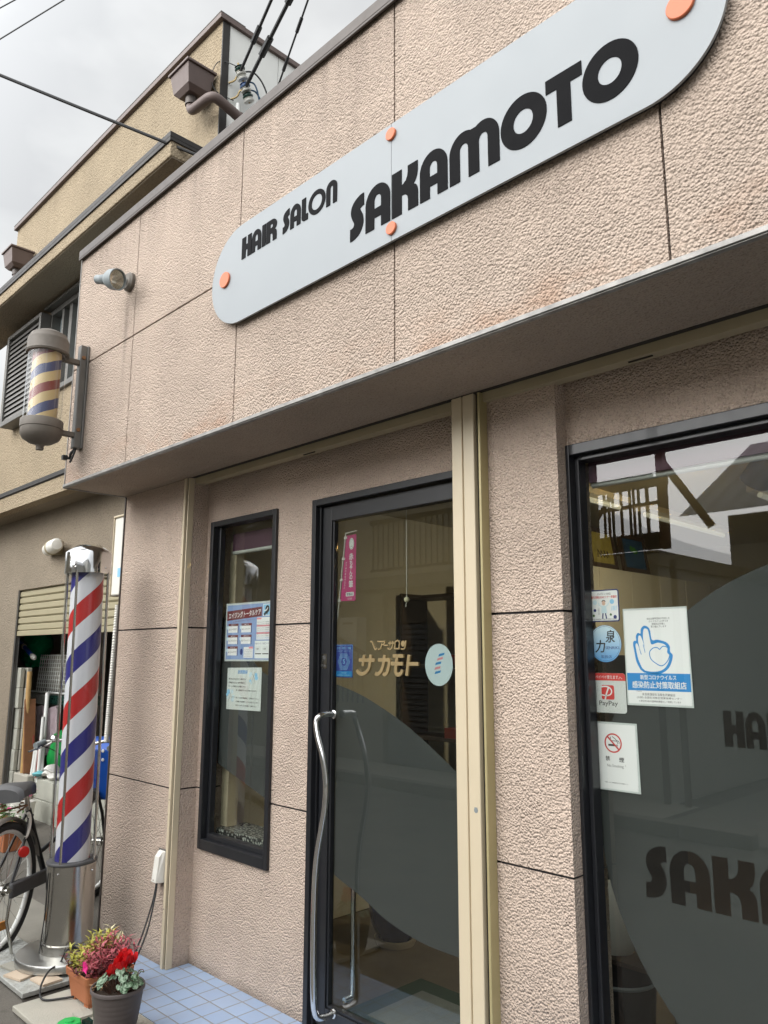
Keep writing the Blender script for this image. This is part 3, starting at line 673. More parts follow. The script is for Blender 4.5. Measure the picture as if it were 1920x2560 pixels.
def g2(f): 
    for a, b, r in ((-.03,.17,.022),(.01,.16,.026),(.04,.155,.016)): f.lathe([(.0001,.001),(r,0)], (.006, a, b), 14, (1,0,0), False)
picture(2.48, .20, 'painting_blue', 'blue framed picture inside the salon, farthest left above the cupboards', g2)
picture(2.86, .34, 'painting_yellow', 'yellow framed picture between the two blue ones above the salon cupboards', g1)
picture(3.30, .36, 'painting_blue', 'dark blue framed picture with green shape at right end above the cupboards', g2)
for i, (x, y, lab) in enumerate(((2.02, 1.2, 'long ceiling lamp inside the salon nearest the window'), (2.02, 2.72, 'long ceiling lamp inside the salon behind the nearest one'), (2.75, 2.6, 'long ceiling lamp inside the salon, rightmost of the three'))):
    t = thing('ceiling_lamp', lab, 'lamp', (x, y, 2.38), 'long lamps on the salon ceiling')
    mb = MB(); mb.box(x-.06, x+.06, y, y+1.25, 2.385, 2.418); mb.build('housing', 'cream_metal', t)
    mb = MB(); mb.tube([(x,y+.03,2.365),(x,y+1.22,2.365)], .016, 10); mb.build('lamp_tube', 'tube_light', t)
t = thing('ceiling_spotlight', 'warm lit bronze spotlight on the salon ceiling at right edge', 'lamp', (3.1, 1.75, 2.42))
mb = MB(); mb.lathe([(.02,.03),(.05,0),(.058,-.04),(.066,-.13)], (3.1,1.75,2.345), 20, (.62,-.38,.62), False); mb.tube([(3.12,1.74,2.36),(3.13,1.73,2.419)], .012, 8); mb.build('housing', 'brass', t)
mb = MB(); mb.lathe([(.0001,-.075),(.040,-.07),(.047,-.05)], (3.1,1.75,2.345), 20, (.62,-.38,.62)); mb.build('bulb', 'lamp_warm', t)
mb = MB(); t = thing('glazed_pot', 'dark blue glazed pot on a cream saucer seen through the glass door', 'pot', (1.14, 1.42, 0))
mb.lathe([(.09,.03),(.13,.10),(.145,.2),(.13,.30),(.10,.33)], (1.14,1.42,0), 28); mb.build('pot', 'blue_glaze', t)
mb = MB(); mb.lathe([(.10,0),(.115,.035),(.108,.035),(.09,.01)], (1.14,1.42,0), 28); mb.build('saucer', 'cream_metal', t)
mb = MB(); mb.box(1.56, 2.45, .66, 1.16, -.003, .010); tag(mb.build('door_mat', 'mat_green'), 'green bordered door mat just inside the glass door', 'mat')
mb = MB(); mb.box(1.66, 2.45, .72, 1.06, .0105, .0125); o = mb.build('mat_centre', 'mat_grey'); o.parent = bpy.data.objects['door_mat']; o.location = o.location-bpy.data.objects['door_mat'].location
t = thing('display_shelf', 'display shelf with small red boxes behind the glass door', 'shelf', (1.0, 2.1, 0))
mb = MB()
for z in (.5, .98, 1.42, 1.86): mb.box(.66, 1.5, 1.95, 2.2, z, z+.02)
for x in (.66, 1.48): mb.box(x, x+.02, 1.95, 2.2, 0, 1.9)
mb.build('board', 'dark_wood', t)
for i, (x, z) in enumerate(((.98,1.44),(1.10,1.44),(1.22,1.44),(1.02,1.0),(1.25,1.0))):
    mb = MB(); mb.box(x, x+.10, 1.97, 2.07, z, z+.06); tag(mb.build('red_box', 'red_paint'), ('red box in the upper row on the shelf behind the glass door' if z > 1.2 else 'red box in the lower row on the shelf behind the glass door'), 'box', 'red boxes on the shelf')
t = thing('waste_bin', 'dark waste bin inside the shop window at the left frame', 'bin', (2.72, 1.0, 0))
mb = MB(); mb.lathe([(.10,0),(.13,.36),(.122,.36),(.095,.01)], (2.68,1.0,0), 24); mb.build('body', 'black_paint', t)
mb = MB(); mb.lathe([(.131,.355),(.135,.362),(.131,.369)], (2.68,1.0,0), 24, cap=False); mb.build('rim', 'grey_plastic', t)
t = thing('watering_can', 'cream watering can beside the waste bin inside the shop window', 'can', (2.6, 1.15, 0))
mb = MB(); mb.lathe([(.07,.40),(.085,.46),(.075,.56),(.03,.62),(.025,.64)], (2.60,1.12,0), 20); mb.build('body', 'white_plastic', t)
mb = MB(); mb.tube(spline([(2.66,1.12,.60),(2.71,1.12,.66),(2.70,1.12,.76)], 5), .01, 8); mb.build('spout', 'white_plastic', t)
mb = MB(); mb.box(2.45, 2.78, 1.02, 1.3, .385, .40); mb.box(2.46, 2.48, 1.03, 1.05, 0, .385); mb.box(2.75, 2.77, 1.27, 1.29, 0, .385); tag(mb.build('side_table', 'dark_wood'), 'low dark side table under the watering can inside the window', 'table')
# counter with things behind the film cut-outs
t = thing('work_counter', 'dark work counter with drawers behind the frosted shop window', 'counter', (3.6, 2.2, 0))
mb = MB(); mb.box(2.5, 5.6, 2.0, 2.5, .0, .70); mb.build('drawer_front', 'dark_wood', t)
mb = MB(); mb.box(2.48, 5.62, 1.97, 2.52, .702, .73); mb.build('worktop', 'dark_grey', t)
mb = MB(); mb.box(1.75, 5.6, 2.521, 2.56, .0, 1.50); mb.build('back_panel', 'black_frame', t)  # added black sheet, keeps the room dark behind the cut-out letters
mb = MB(); mb.box(2.68, 2.80, 2.05, 2.2, .731, .86); tag(mb.build('basket', 'blue_vinyl'), 'blue basket on the counter behind the frosted letter S', 'basket')
mb = MB(); mb.box(3.0, 3.1, 2.05, 2.2, .731, .79); tag(mb.build('tissue_box', 'white_plastic'), 'white box on the counter behind the frosted letters', 'box')

# ================================================================== SIGN BOARD
sg = thing('sign_board', 'long pale grey sign with rounded ends and dark lettering fixed on the stucco fascia', 'sign', (2.55, 0, 2.884))
SY = -.030
mb = MB(); cz, R_ = 3.1085, .2235
XA, XB = 1.411+R_, 3.689-R_
mb.prism([[(2.541, cz-R_), (2.541, cz+R_)]+ell(XA, cz, R_, R_, 90, 270, 40)], SY, -.021); mb.build('panel', 'sign_panel', sg)
mb = MB(); mb.prism([[(2.5428, cz+R_), (2.5428, cz-R_)]+ell(XB, cz, R_, R_, -90, 90, 40)], SY, -.021); mb.build('panel', 'sign_panel', sg)
mb = MB(); mb.prism([ell(XA, cz, R_-.012, R_-.012, 90, 270, 30)+ell(XB, cz, R_-.012, R_-.012, -90, 90, 30)], -.0212, -.0002); mb.build('backing', 'dark_sealant', sg)
w = MB(); word(w, SAKA, 2.963, .167, SY-.0022, SY); w.build('lettering', 'sign_letter', sg)
w = MB(); word(w, HAIR, 3.163, .098, SY-.0022, SY); w.build('lettering', 'sign_letter', sg)
for x, z, r in ((1.518, 3.112, .036), (2.543, 3.289, .023), (2.545, 2.929, .023), (3.574, 3.114, .037)):
    w = MB(); w.lathe([(r,0),(r,.007),(r-.002,.009),(.0001,.009)], (x, SY, z), 40, (0,-1,0)); w.build('bolt_cover', 'orange_disc', sg)

# ================================================================== FLOODLIGHT
t = thing('floodlight', 'grey reflector floodlight on the stucco fascia at its upper left corner', 'light', (.55, 0, 3.44))
mb = MB(); mb.lathe([(.052,0),(.052,.018),(.040,.030)], (.540,0,3.465), 28, (0,-1,0)); mb.build('base', 'aged_brown_grey', t)
ax = Vector((.925,.29,-.23)).normalized(); hc = Vector((.556,-.148,3.424)); FS = Matrix.Translation(hc) @ Matrix.Scale(.80, 4) @ Matrix.Translation(-hc)
mb = MB(); mb.tube([(.540,-.02,3.465),(.545,-.07,3.455),hc], .015, 10); mb.build('arm', 'grey_plastic', t)
mb = MB(); mb.lathe([(.0001,-.085),(.024,-.085),(.030,-.078),(.031,-.03),(.033,-.028),(.033,-.022),(.031,-.02),(.033,-.018),(.033,-.012),(.031,-.01),(.033,-.008),(.033,0),(.030,.004),(.050,.03),(.066,.062),(.069,.10),(.070,.118),(.064,.118),(.062,.10)], hc, 32, ax, False); mb.xf(FS); mb.build('head', 'grey_plastic', t)
mb = MB(); mb.lathe([(.0625,.10),(.045,.065),(.018,.04),(.0001,.036)], hc, 32, ax, False); mb.xf(FS); mb.build('reflector', 'lens_reflector', t)
mb = MB(); mb.lathe([(.0635,.108),(.0001,.110)], hc, 32, ax, False); mb.xf(FS); mb.build('lens', 'lamp_glass', t)

# ================================================================== WALL BARBER POLE
stripes('old_stripes', .225, .22, -.01, -.35, (.52,.39,.19), (.20,.036,.026), (.045,.055,.135), .35, .10, .5)
wp = thing('wall_barber_pole', 'weathered barber pole with cream, red and navy bands on a bracket at the fascia edge', 'barber pole', (.055, -.225, 2.62))
wx, wy = .055, -.225
mb = MB(); mb.box(.03, .075, -.05, -.012, 2.63, 3.235); mb.box(.022, .083, -.014, 0, 2.63, 3.235); mb.build('bracket', 'grey_metal', wp, .004)
for z in (3.13, 2.705):
    mb = MB(); mb.box(.036, .069, -.135, -.05, z-.014, z+.014); mb.build('bracket_arm', 'aged_brown_grey', wp, .003)
    mb = MB(); mb.lathe([(.012,0),(.011,.006),(.0001,.007)], (.0755,-.032,z+.03), 10, (1,0,0), False); mb.build('bolt', 'rust', wp)
mb = MB(); mb.lathe([(0.0900,3.13),(0.1098,3.13),(0.1134,3.14),(0.1080,3.15),(0.1080,3.205),(0.1044,3.215),(0.1017,3.218),(0.0936,3.240),(0.0630,3.258),(0.0270,3.265),(0.0252,3.275),(0.0144,3.28),(0.0001,3.281)], (wx,wy,0), 48, cap=False); mb.build('cap', 'aged_brown_grey', wp)
mb = MB(); mb.lathe([(0.0001,2.585),(0.0198,2.586),(0.0198,2.605),(0.0270,2.615),(0.0630,2.625),(0.0945,2.645),(0.1062,2.67),(0.1062,2.70),(0.1098,2.702),(0.1098,2.745),(0.1062,2.75),(0.0900,2.752)], (wx,wy,0), 48, cap=False); mb.build('base', 'aged_brown_grey', wp)
mb = MB(); mb.lathe([(0.0990,2.75),(0.0990,3.132)], (wx,wy,0), 48, cap=False); mb.build('tube', 'clear_tube', wp)
mb = MB(); mb.lathe([(0.0747,-.19),(0.0747,.195)], (wx,wy,2.94), 48, cap=False); mb.build('striped_drum', 'old_stripes', wp, origin=(wx,wy,2.94))
mb = MB(); mb.tube(spline([(.05,-.03,2.63),(.045,-.05,2.60),(.03,-.05,2.575),(.02,-.07,2.585)], 5), .008, 8); mb.tube(spline([(.055,-.03,2.63),(.06,-.045,2.58),(.04,-.05,2.55)], 5), .006, 8); mb.box(.005,.03,-.085,-.06,2.565,2.59); mb.build('cable', 'cable_black', wp)

# ================================================================== STANDING BARBER POLE
bx, by = .150, .083; ZT = .012
ang = math.atan2(by-CAM.y, bx-CAM.x)   # direction away from the street corner
thL = ang+PI/2                     # left limb as seen from the street
stripes('new_stripes', .475, .49, 1.866, ang-PI/2, (.66,.66,.69), (.46,.022,.022), (.028,.026,.19), .30)
bp_ = thing('standing_barber_pole', 'tall standing barber pole with red, white and blue stripes on a chrome column', 'barber pole', (bx, by, ZT))
def bl_(mb, prof): return mb.lathe([(r, z) for r, z in prof], (bx,by,0), 56, cap=False)
mb = MB(); bl_(mb, [(.0001,ZT),(.230,ZT),(.240,ZT+.004),(.241,ZT+.032),(.236,ZT+.040),(.230,ZT+.042),(.0001,ZT+.043)]); mb.build('base', 'brushed_steel', bp_)
mb = MB(); bl_(mb, [(.128,ZT+.043),(.128,ZT+.085),(.117,ZT+.088),(.117,.455),(.1185,.456),(.1185,.458)]); mb.build('column', 'steel', bp_)
for a in (-.55, 1.0): 
    mb = MB(); th = ang+PI+a; mb.lathe([(.006,0),(.005,.004),(.0001,.005)], (bx+.117*math.cos(th), by+.117*math.sin(th), .425), 10, (math.cos(th), math.sin(th), 0), False); mb.build('screw', 'chrome', bp_)
mb = MB(); bl_(mb, [(.085,.462),(.121,.460),(.123,.464),(.123,.470),(.120,.474),(.085,.474)]); mb.build('collar', 'dark_grey', bp_)
mb = MB(); bl_(mb, [(.083,.474),(.083,1.935)]); mb.build('striped_drum', 'new_stripes', bp_, origin=(bx,by,0))
mb = MB(); bl_(mb, [(.113,.474),(.113,1.930)]); mb.build('tube', 'clear_tube', bp_)
for k in range(4):
    th = ang+PI+math.radians(-27)+k*PI/2
    mb = MB(); mb.tube([(bx+.1155*math.cos(th), by+.1155*math.sin(th), .47), (bx+.1155*math.cos(th), by+.1155*math.sin(th), 1.935)], .0068, 10); mb.build('rod', 'steel', bp_)
mb = MB(); bl_(mb, [(.084,1.927),(.119,1.926),(.1195,1.93),(.1195,2.040),(.117,2.045),(.066,2.082),(.0001,2.086)]); mb.build('cap', 'chrome', bp_)
for a in (-.55, .85):
    mb = MB(); th = ang+PI+a; mb.lathe([(.006,0),(.005,.004),(.0001,.005)], (bx+.1195*math.cos(th), by+.1195*math.sin(th), 1.955), 10, (math.cos(th), math.sin(th), 0), False); mb.build('screw', 'steel', bp_)
bp_.rotation_euler = Quaternion((fw.x, fw.y, 0), math.radians(-.95)).to_euler()
# shims under the base
for i, (x, y, a, mt, lab) in enumerate(((.03,-.05,.5,'tile_chip_blue','pale blue tile offcut under the left edge of the pole base'),(.075,-.13,.2,'concrete','grey tile offcut under the front left of the pole base'),(.20,-.155,.3,'tile_chip_cream','cream tile offcut under the middle of the pole base'),(.34,-.09,.1,'tile_chip_cream','cream tile offcut beside the terracotta planter'))):
    mb = MB(); mb.box(-.06,.06,-.05,.045,0,.009); mb.xf(Matrix.Translation((x,y,.0025)) @ Matrix.Rotation(a, 4, 'Z')); tag(mb.build('tile_offcut', mt), lab, 'tile', 'tile offcuts under the barber pole base')
# cover plates over the gutter
mb = MB(); mb.box(-.62, .41, -.225, .03, -.02, .001); o = mb.build('drain_plate', 'checker_plate', bev=.003); tag(o, 'steel checker plate under the standing barber pole', 'plate')
mb = MB(); mb.box(.50, 1.10, -.30, .06, -.022, .0005); o = mb.build('drain_plate', 'concrete', bev=.004); tag(o, 'worn concrete slab under the two flower pots', 'slab')
mb = MB(); mb.box(.41, .50, -.225, .062, -.028, -.026); struct(mb.build('gutter', 'dark_slot'))
mb = MB(); mb.box(-1.6, -.105, -.0, .38, -.05, -.026); struct(mb.build('path', 'concrete_dark'))

# ================================================================== PLANTS
def leaf(mb, p, d, n, ln, wd, bend=.25):
    d = Vector(d).normalized(); n = Vector(n); s = d.cross(n)
    if s.length < 1e-3: s = d.orthogonal()
    s.normalize(); n = s.cross(d); p = Vector(p)
    a = p; b = p+d*ln*.45+n*ln*.12; c = p+d*ln-n*ln*bend
    mb.add([a, b+s*wd/2, c, b-s*wd/2, b+n*(-.0015)], [(0,4,1),(1,4,2),(2,4,3),(3,4,0)], True)
tp = thing('terracotta_planter', 'square terracotta planter with pink and yellow bedding plants', 'planter', (.74, .02, 0))
px, py, pa = .676, .004, math.radians(0)
PM = Matrix.Translation((px, py, .001)) @ Matrix.Rotation(pa, 4, 'Z')
def sq(mb, w0, w1, z0, z1, r=.02):
    v = []; 
    for w, z in ((w0, z0), (w1, z1)):
        v += [(x, y, z) for x, y in rrect(-w, w, -w, w, r, 4)]
    n = len(v)//2; mb.add(v, [(i, (i+1) % n, n+(i+1) % n, n+i) for i in range(n)], False); return n
mb = MB(); sq(mb, .092, .104, .016, .096, .020); sq(mb, .104, .111, .096, .098); sq(mb, .111, .114, .098, .127); sq(mb, .114, .109, .127, .129); sq(mb, .109, .100, .129, .09)
n = 20; mb.f.append(tuple(range(n))[::-1]); mb.sm.append(False)
for sx in (-1, 1):
    for sy in (-1, 1): mb.box(sx*.066-.02, sx*.066+.02, sy*.066-.02, sy*.066+.02, 0, .02)
mb.xf(PM); mb.build('pot', 'terracotta', tp)
mb = MB(); mb.add([(x, y, .112) for x, y in rrect(-.103,.103,-.103,.103,.02,4)], [tuple(range(20))+()] if False else [tuple(range(len(rrect(-.103,.103,-.103,.103,.02,4))))]); mb.xf(PM); mb.build('soil', 'soil', tp)
stems = MB(); lv = {k: MB() for k in ('leaf_pink', 'leaf_yellow', 'leaf_maroon', 'leaf_cream')}
rnd = random.Random(3)
for i in range(130):
    x = rnd.uniform(-.10, .10); y = rnd.uniform(-.10, .10); b = Vector((x, y, .112))
    kind = 'leaf_pink' if x > -.005-.25*y+rnd.uniform(-.04,.04) else 'leaf_yellow'
    if y > .05 and rnd.random() < .4: kind = 'leaf_cream'
    if rnd.random() < .30: kind = 'leaf_maroon'
    h = rnd.uniform(.04, .095)*(1.3 if y > 0 else .9)+(.05 if (kind == 'leaf_pink' and rnd.random() < .22) else 0)
    if kind == 'leaf_maroon': h *= .6
    tip = b+Vector((x*.30+rnd.uniform(-.025,.025), y*.15+rnd.uniform(-.025,.025), h)); mid = (b+tip)/2+Vector((x*.1, y*.1, .01))
    stems.tube([PM @ b, PM @ mid, PM @ tip], .0016, 5, False)
    for k in range(13):
        f = .15+.85*k/12; p = b.lerp(tip, f); a = k*2.4+i; el = .15+.75*f
        d = Vector((math.cos(a)*math.cos(el), math.sin(a)*math.cos(el), math.sin(el)))
        leaf(lv[kind], PM @ p, d, (0,0,1), rnd.uniform(.028,.046)*(1.1 if f > .6 else .85), rnd.uniform(.008,.013), rnd.uniform(.05,.35))
stems.build('stems', 'stem_brown', tp)
for k, b in lv.items(): b.build('foliage', k, tp)
fl = MB()
for k in range(5):
    a = k*2*PI/5; d = Vector((math.cos(a), .0, math.sin(a))); p = Vector((.800, -.118, .185)); leaf(fl, p, d+Vector((.2,-.25,0)), (.3,-1,.3), .027, .026, -.05)
fl.build('flower', 'flower_magenta', tp)
# cyclamen pot
cp = thing('cyclamen_pot', 'round brown pot of red cyclamen with marbled leaves', 'flower pot', (1.055, -.115, 0))
cx_, cy_ = 1.056, -.101
SX = Matrix.Translation((cx_, cy_, 0)) @ Matrix.Diagonal((.76, .76, 1.01, 1)) @ Matrix.Translation((-cx_, -cy_, 0))
mb = MB(); prof = [(.088,.001),(.094,.004)]+[(.094+.038*(z/.16)**.75+(.0012 if int(z*110) % 2 else 0), z) for z in [.01+i*.006 for i in range(25)]]+[(.1335,.163),(.140,.166),(.1405,.176),(.137,.180),(.131,.178),(.128,.165),(.118,.12)]
mb.lathe(prof, (cx_,cy_,0), 56, cap=False); mb.xf(SX); mb.build('pot', 'pot_grey', cp)
mb = MB(); mb.lathe([(.0001,.156),(.126,.152)], (cx_,cy_,0), 30, cap=False); mb.xf(SX); mb.build('soil', 'soil', cp)
lf = MB(); stm = MB(); rnd = random.Random(11)
def heart(mb, c, d, nrm, s):
    d = Vector(d).normalized(); nrm = Vector(nrm).normalized(); d = (d-nrm*d.dot(nrm)).normalized(); sd = nrm.cross(d)
    o = [(-.10,0),(-.42,.20),(-.45,.45),(-.25,.62),(.05,.60),(.38,.38),(.62,.0),(.38,-.38),(.05,-.60),(-.25,-.62),(-.45,-.45),(-.42,-.20)]
    vs = [c+d*(x*s)+sd*(y*s)+nrm*(-.22*s*(x*x*.8+y*y*1.3)+s*.06*math.sin(7*y+3*x)) for x, y in o]
    mb.add([c+d*.05*s]+vs, [(0, i+1, (i+1) % len(o)+1) for i in range(len(o))], True)
for i in range(46):
    a = rnd.uniform(0, 2*PI); r = .092*math.sqrt(rnd.random()); x = cx_+.008+r*math.cos(a)+.006; y = cy_+r*math.sin(a)*.95
    z = .182+rnd.uniform(.0,.055)*(1.2-r/.13)+.012
    c = Vector((x, y, z)); ou = Vector((math.cos(a), math.sin(a), 0))
    heart(lf, c, ou+Vector((rnd.uniform(-.4,.4), rnd.uniform(-.4,.4), -.25)), Vector((ou.x*.55+rnd.uniform(-.25,.25), ou.y*.55-.25+rnd.uniform(-.2,.2), .75)), rnd.uniform(.022,.033))
    stm.tube([(cx_+r*.35*math.cos(a), cy_+r*.35*math.sin(a), .155), (x, y, z-.004)], .0018, 5, False)
lf.build('foliage', 'cyclamen_leaf', cp)
pt = MB()
for i, (dx, dy, z) in enumerate(((-.075,.02,.245),(-.03,.035,.285),(-.005,.0,.27),(.03,.045,.285),(.055,.03,.275),(.05,.0,.258),(-.055,-.03,.225),(.012,-.04,.245),(-.015,.03,.262),(.035,.07,.27))):
    dx *= .52; dy *= .6; z -= .012; c = Vector((cx_+dx, cy_+dy, z)); stm.tube(spline([(cx_+dx*.3, cy_+dy*.3, .16), (cx_+dx*.8, cy_+dy*.8, z-.03), c+Vector((0,0,.004)), c], 4), .0019, 5, False)
    for k in range(6):
        a = k*2*PI/6+i; ou = Vector((math.cos(a), math.sin(a), 0)); p0 = c+ou*.004; s_ = ou.cross(Vector((0,0,1)))
        ln = rnd.uniform(.026,.036); wv = rnd.uniform(.2,.6)
        vs = []; 
        for j, (q, w) in enumerate(((0,.004),(.35,.011),(.7,.014),(1,.006))):
            cc = p0+ou*(ln*wv*q)+Vector((0,0,1))*(ln*q-.012*math.sin(q*PI)); tw = .5*q; ss = (s_*math.cos(tw)+ou*math.sin(tw))
            vs += [cc-ss*w, cc+ss*w]
        pt.add(vs, [(0,1,3,2),(2,3,5,4),(4,5,7,6)], True)
pt.build('flower', 'flower_red', cp); 
stm.tube(spline([(cx_+.075,cy_+.03,.16),(cx_+.085,cy_+.04,.24),(cx_+.105,cy_+.05,.252),(cx_+.112,cy_+.045,.246)], 4), .0018, 5)
stm.build('stems', 'stem_brown', cp)
dl = MB()
for i in range(26): leaf(dl, (cx_-.068+rnd.uniform(-.02,.02), cy_-.04+rnd.uniform(-.04,.04), .163+rnd.uniform(0,.012)), (rnd.uniform(-1,1), rnd.uniform(-1,1), rnd.uniform(-.1,.5)), (0,0,1), .022, .012, .2)
dl.build('dry_leaves', 'dead_leaf', cp)
# green plastic tray
t = thing('plastic_case', 'bright green octagonal plastic case on the slab before the pots', 'case', (.86, -.20, 0))
mb = MB(); mb.lathe([(.046,.001),(.049,.004),(.049,.014),(.044,.019),(.020,.019),(.018,.025),(.0001,.026)], (.862,-.205,0), 8, cap=False, smooth=False); mb.build('lid', 'bright_green', t)
mb = MB()
for k in range(5): mb.box(.875+k*.008, .879+k*.008, -.158, -.13, .001, .016)
mb.box(.87, .915, -.132, -.129, .001, .018); mb.build('grille', 'porcelain_green', t)
mb = MB(); mb.box(.775, .845, -.155, -.09, .001, .012); tag(mb.build('tile_offcut', 'concrete'), 'small grey slab chip beside the terracotta planter foot', 'tile')

# ================================================================== SOCKET AND CORDS
t = thing('outdoor_socket', 'white weatherproof socket box low on the stucco wall beside the shutter rail', 'socket', (.525, .37, .38))
mb = MB(); mb.box(.492, .566, .3685, .3776, .375, .535); mb.build('back_plate', 'grey_metal', t)
mb = MB(); mb.add([(.500,.3685,.382),(.560,.3685,.382),(.560,.3685,.530),(.500,.3685,.530),(.508,.325,.386),(.552,.325,.386),(.552,.338,.505),(.508,.338,.505),(.512,.355,.528),(.548,.355,.528)],
   [(0,4,5,1),(1,5,6,9,2),(0,3,8,7,4),(4,7,6,5),(7,8,9,6),(8,3,2,9)]); mb.build('cover', 'white_plastic', t, .004, 3)
mb = MB(); mb.lathe([(.004,0),(.0001,.001)], (.530,.3245,.398), 10, (0,-1,0), False); mb.build('screw', 'rust', t)
for k, lab in ((0, 'black cord hanging from the socket box, the straighter of two'), (1, 'black cord hanging from the socket box, the looser of two')):
    o_ = k*.012
    mb = MB(); mb.tube(spline([(.528+o_*.5,.345,.385),(.540+o_,.325,.31),(.565+o_*2.5,.27,.19),(.60+o_*2,.20,.08),(.66-o_,.16,.02),(.70,.155,.006)], 7), .0042, 8); tag(mb.build('power_cord', 'cable_black'), lab, 'cord', 'cords from the wall socket')
mb = MB(); mb.tube(spline([(.28,.12,.06),(.30,.02,.10),(.31,-.02,.05),(.38,-.10,.055),(.47,-.17,.03),(.55,-.19,.008),(.60,-.12,.008),(.62,-.08,.01)], 8), .0045, 8); tag(mb.build('power_cord', 'cable_black'), 'black cord looping from the pole base to the terracotta planter', 'cord')
mb = MB(); a_ = ang+PI-1.05
mb.tube(spline([(bx+.122*math.cos(a_-.0), by+.122*math.sin(a_-.0), .43),(bx+.124*math.cos(a_-.05), by+.124*math.sin(a_-.05), .25),(bx+.128*math.cos(a_-.2), by+.128*math.sin(a_-.2), .12),(bx+.137*math.cos(a_-.1), by+.137*math.sin(a_-.1), .062)], 6), .003, 6); mb.build('wire', 'cable_black', bp_)

# ================================================================== NEIGHBOUR BUILDING
nb = thing('neighbour_house', 'two storey tan rendered house with flat parapet beside the salon', 'house', (-2.2, .9, 0))
NX0, NX1, NY = -4.22, -.145, .9
mb = MB(); mb.box(NX0, NX1, NY, NY+.15, 4.97, 6.13); mb.box(NX0, NX1, NY, NY+.15, 3.10, 3.88); mb.box(NX0, -2.95, NY, NY+.15, 3.88, 4.79); mb.box(NX0, NX1, NY, NY+.15, 4.73, 4.79) if False else None
mb.box(-2.95, NX1, NY, NY+.15, 4.735, 4.79); mb.box(-.9, NX1, NY, NY+.15, 3.88, 4.735); mb.build('wall', 'tan_render', nb)
mb = MB(); mb.box(NX1-.0, NX1+.012, NY, NY+.06, 2.5, 6.13); mb.build('corner_strip', 'dark_flashing', nb)
mb = MB()
for i in range(17): mb.box(NX1-.02, NX1+.006, NY+.06+i*.45+.003, NY+.06+(i+1)*.45-.003, 2.5, 6.13)
mb.build('side_cladding', 'white_paint', nb)
mb = MB(); mb.box(NX0+.01, NX0+.1, NY+.15, 8, 2.91, 6.13); mb.box(NX0+.1, NX1-.02, 7.9, 8, 2.91, 6.13); mb.box(NX0+.1, NX1-.02, NY+.15, 7.9, 6.0, 6.1); mb.build('rear_wall', 'tan_render', nb)
mb = MB(); mb.box(NX0-.03, NX1+.03, NY-.035, NY+.18, 6.13, 6.175); mb.box(NX1-.12, NX1+.03, NY+.18, 8, 6.13, 6.175); mb.build('coping', 'brown_metal', nb, .004)
mb = MB(); mb.box(NX0-.03, NX1+.03, NY-.037, NY+.182, 6.1752, 6.182); mb.build('coping_cap', 'grey_metal', nb)
mb = MB(); mb.box(-4.45, -.075, .505, NY, 4.79, 4.925); mb.build('eave', 'tan_render', nb, .008)
mb = MB(); mb.box(-4.46, -.065, .492, NY, 4.925, 4.965); mb.box(-4.46, -.065, .492, .50, 4.895, 4.925); mb.box(-.072, -.065, .50, NY, 4.90, 4.925); mb.build('eave_flashing', 'dark_flashing', nb, .003)
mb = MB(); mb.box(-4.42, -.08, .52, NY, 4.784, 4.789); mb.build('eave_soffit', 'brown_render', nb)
mb = MB(); mb.box(-5.5, NX1, NY-.012, NY+.1, 3.045, 3.10); mb.box(-5.5, NX1, NY-.02, NY-.012, 3.052, 3.062); mb.build('belt_flashing', 'dark_flashing', nb, .003)
mb = MB(); mb.box(-5.5, NX1, NY-.004, NY+.1, 2.90, 3.045); mb.build('belt_beam', 'tan_render', nb)
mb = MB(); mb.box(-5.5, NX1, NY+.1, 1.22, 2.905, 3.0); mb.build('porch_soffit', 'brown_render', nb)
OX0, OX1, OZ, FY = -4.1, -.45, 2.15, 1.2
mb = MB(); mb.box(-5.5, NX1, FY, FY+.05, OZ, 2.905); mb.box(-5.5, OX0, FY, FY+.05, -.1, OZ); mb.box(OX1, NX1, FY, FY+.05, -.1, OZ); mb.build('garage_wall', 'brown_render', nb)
rs = thing('roller_shutter', None, None); del rs['label']; del rs['category']; rs.parent = nb; rs.location = Vector((-2.3, 1.26, 1.69))-nb.location
mb = MB(); z = 1.735
while z < 2.3:
    mb.add([(OX0+.012,1.234,z),(OX1,1.234,z),(OX1,1.220,z+.012),(OX0+.012,1.220,z+.012),(OX1,1.220,z+.055),(OX0+.012,1.220,z+.055),(OX1,1.238,z+.066),(OX0+.012,1.238,z+.066)], [(0,1,2,3),(3,2,4,5),(5,4,6,7)]); z += .068
mb.build('slat_curtain', 'ivory_slat', rs)
mb = MB(); mb.box(OX0+.012, OX1, 1.216, 1.238, 1.685, 1.735); mb.build('bottom_bar', 'ivory_slat', rs, .004)
mb = MB(); mb.box(OX0+.001, OX0+.02, 1.203, 1.212, -.03, OZ-.002); mb.box(OX0+.001, OX0+.02, 1.24, 1.249, -.03, OZ-.002); mb.box(OX0+.001, OX0+.006, 1.212, 1.24, -.03, OZ-.002); mb.build('shutter_rail', 'grey_metal', nb, .002)
mb = MB(); mb.box(-5.4, -.3, 4.2, 4.3, -.1, 2.6); mb.box(-5.5,-5.4,1.25,4.2,-.1,2.6); mb.box(-.3,-.2,1.25,4.2,-.1,2.6); mb.box(-5.5,-.2,1.25,4.3,2.6,2.7); mb.build('garage_interior', 'concrete_dark', nb)
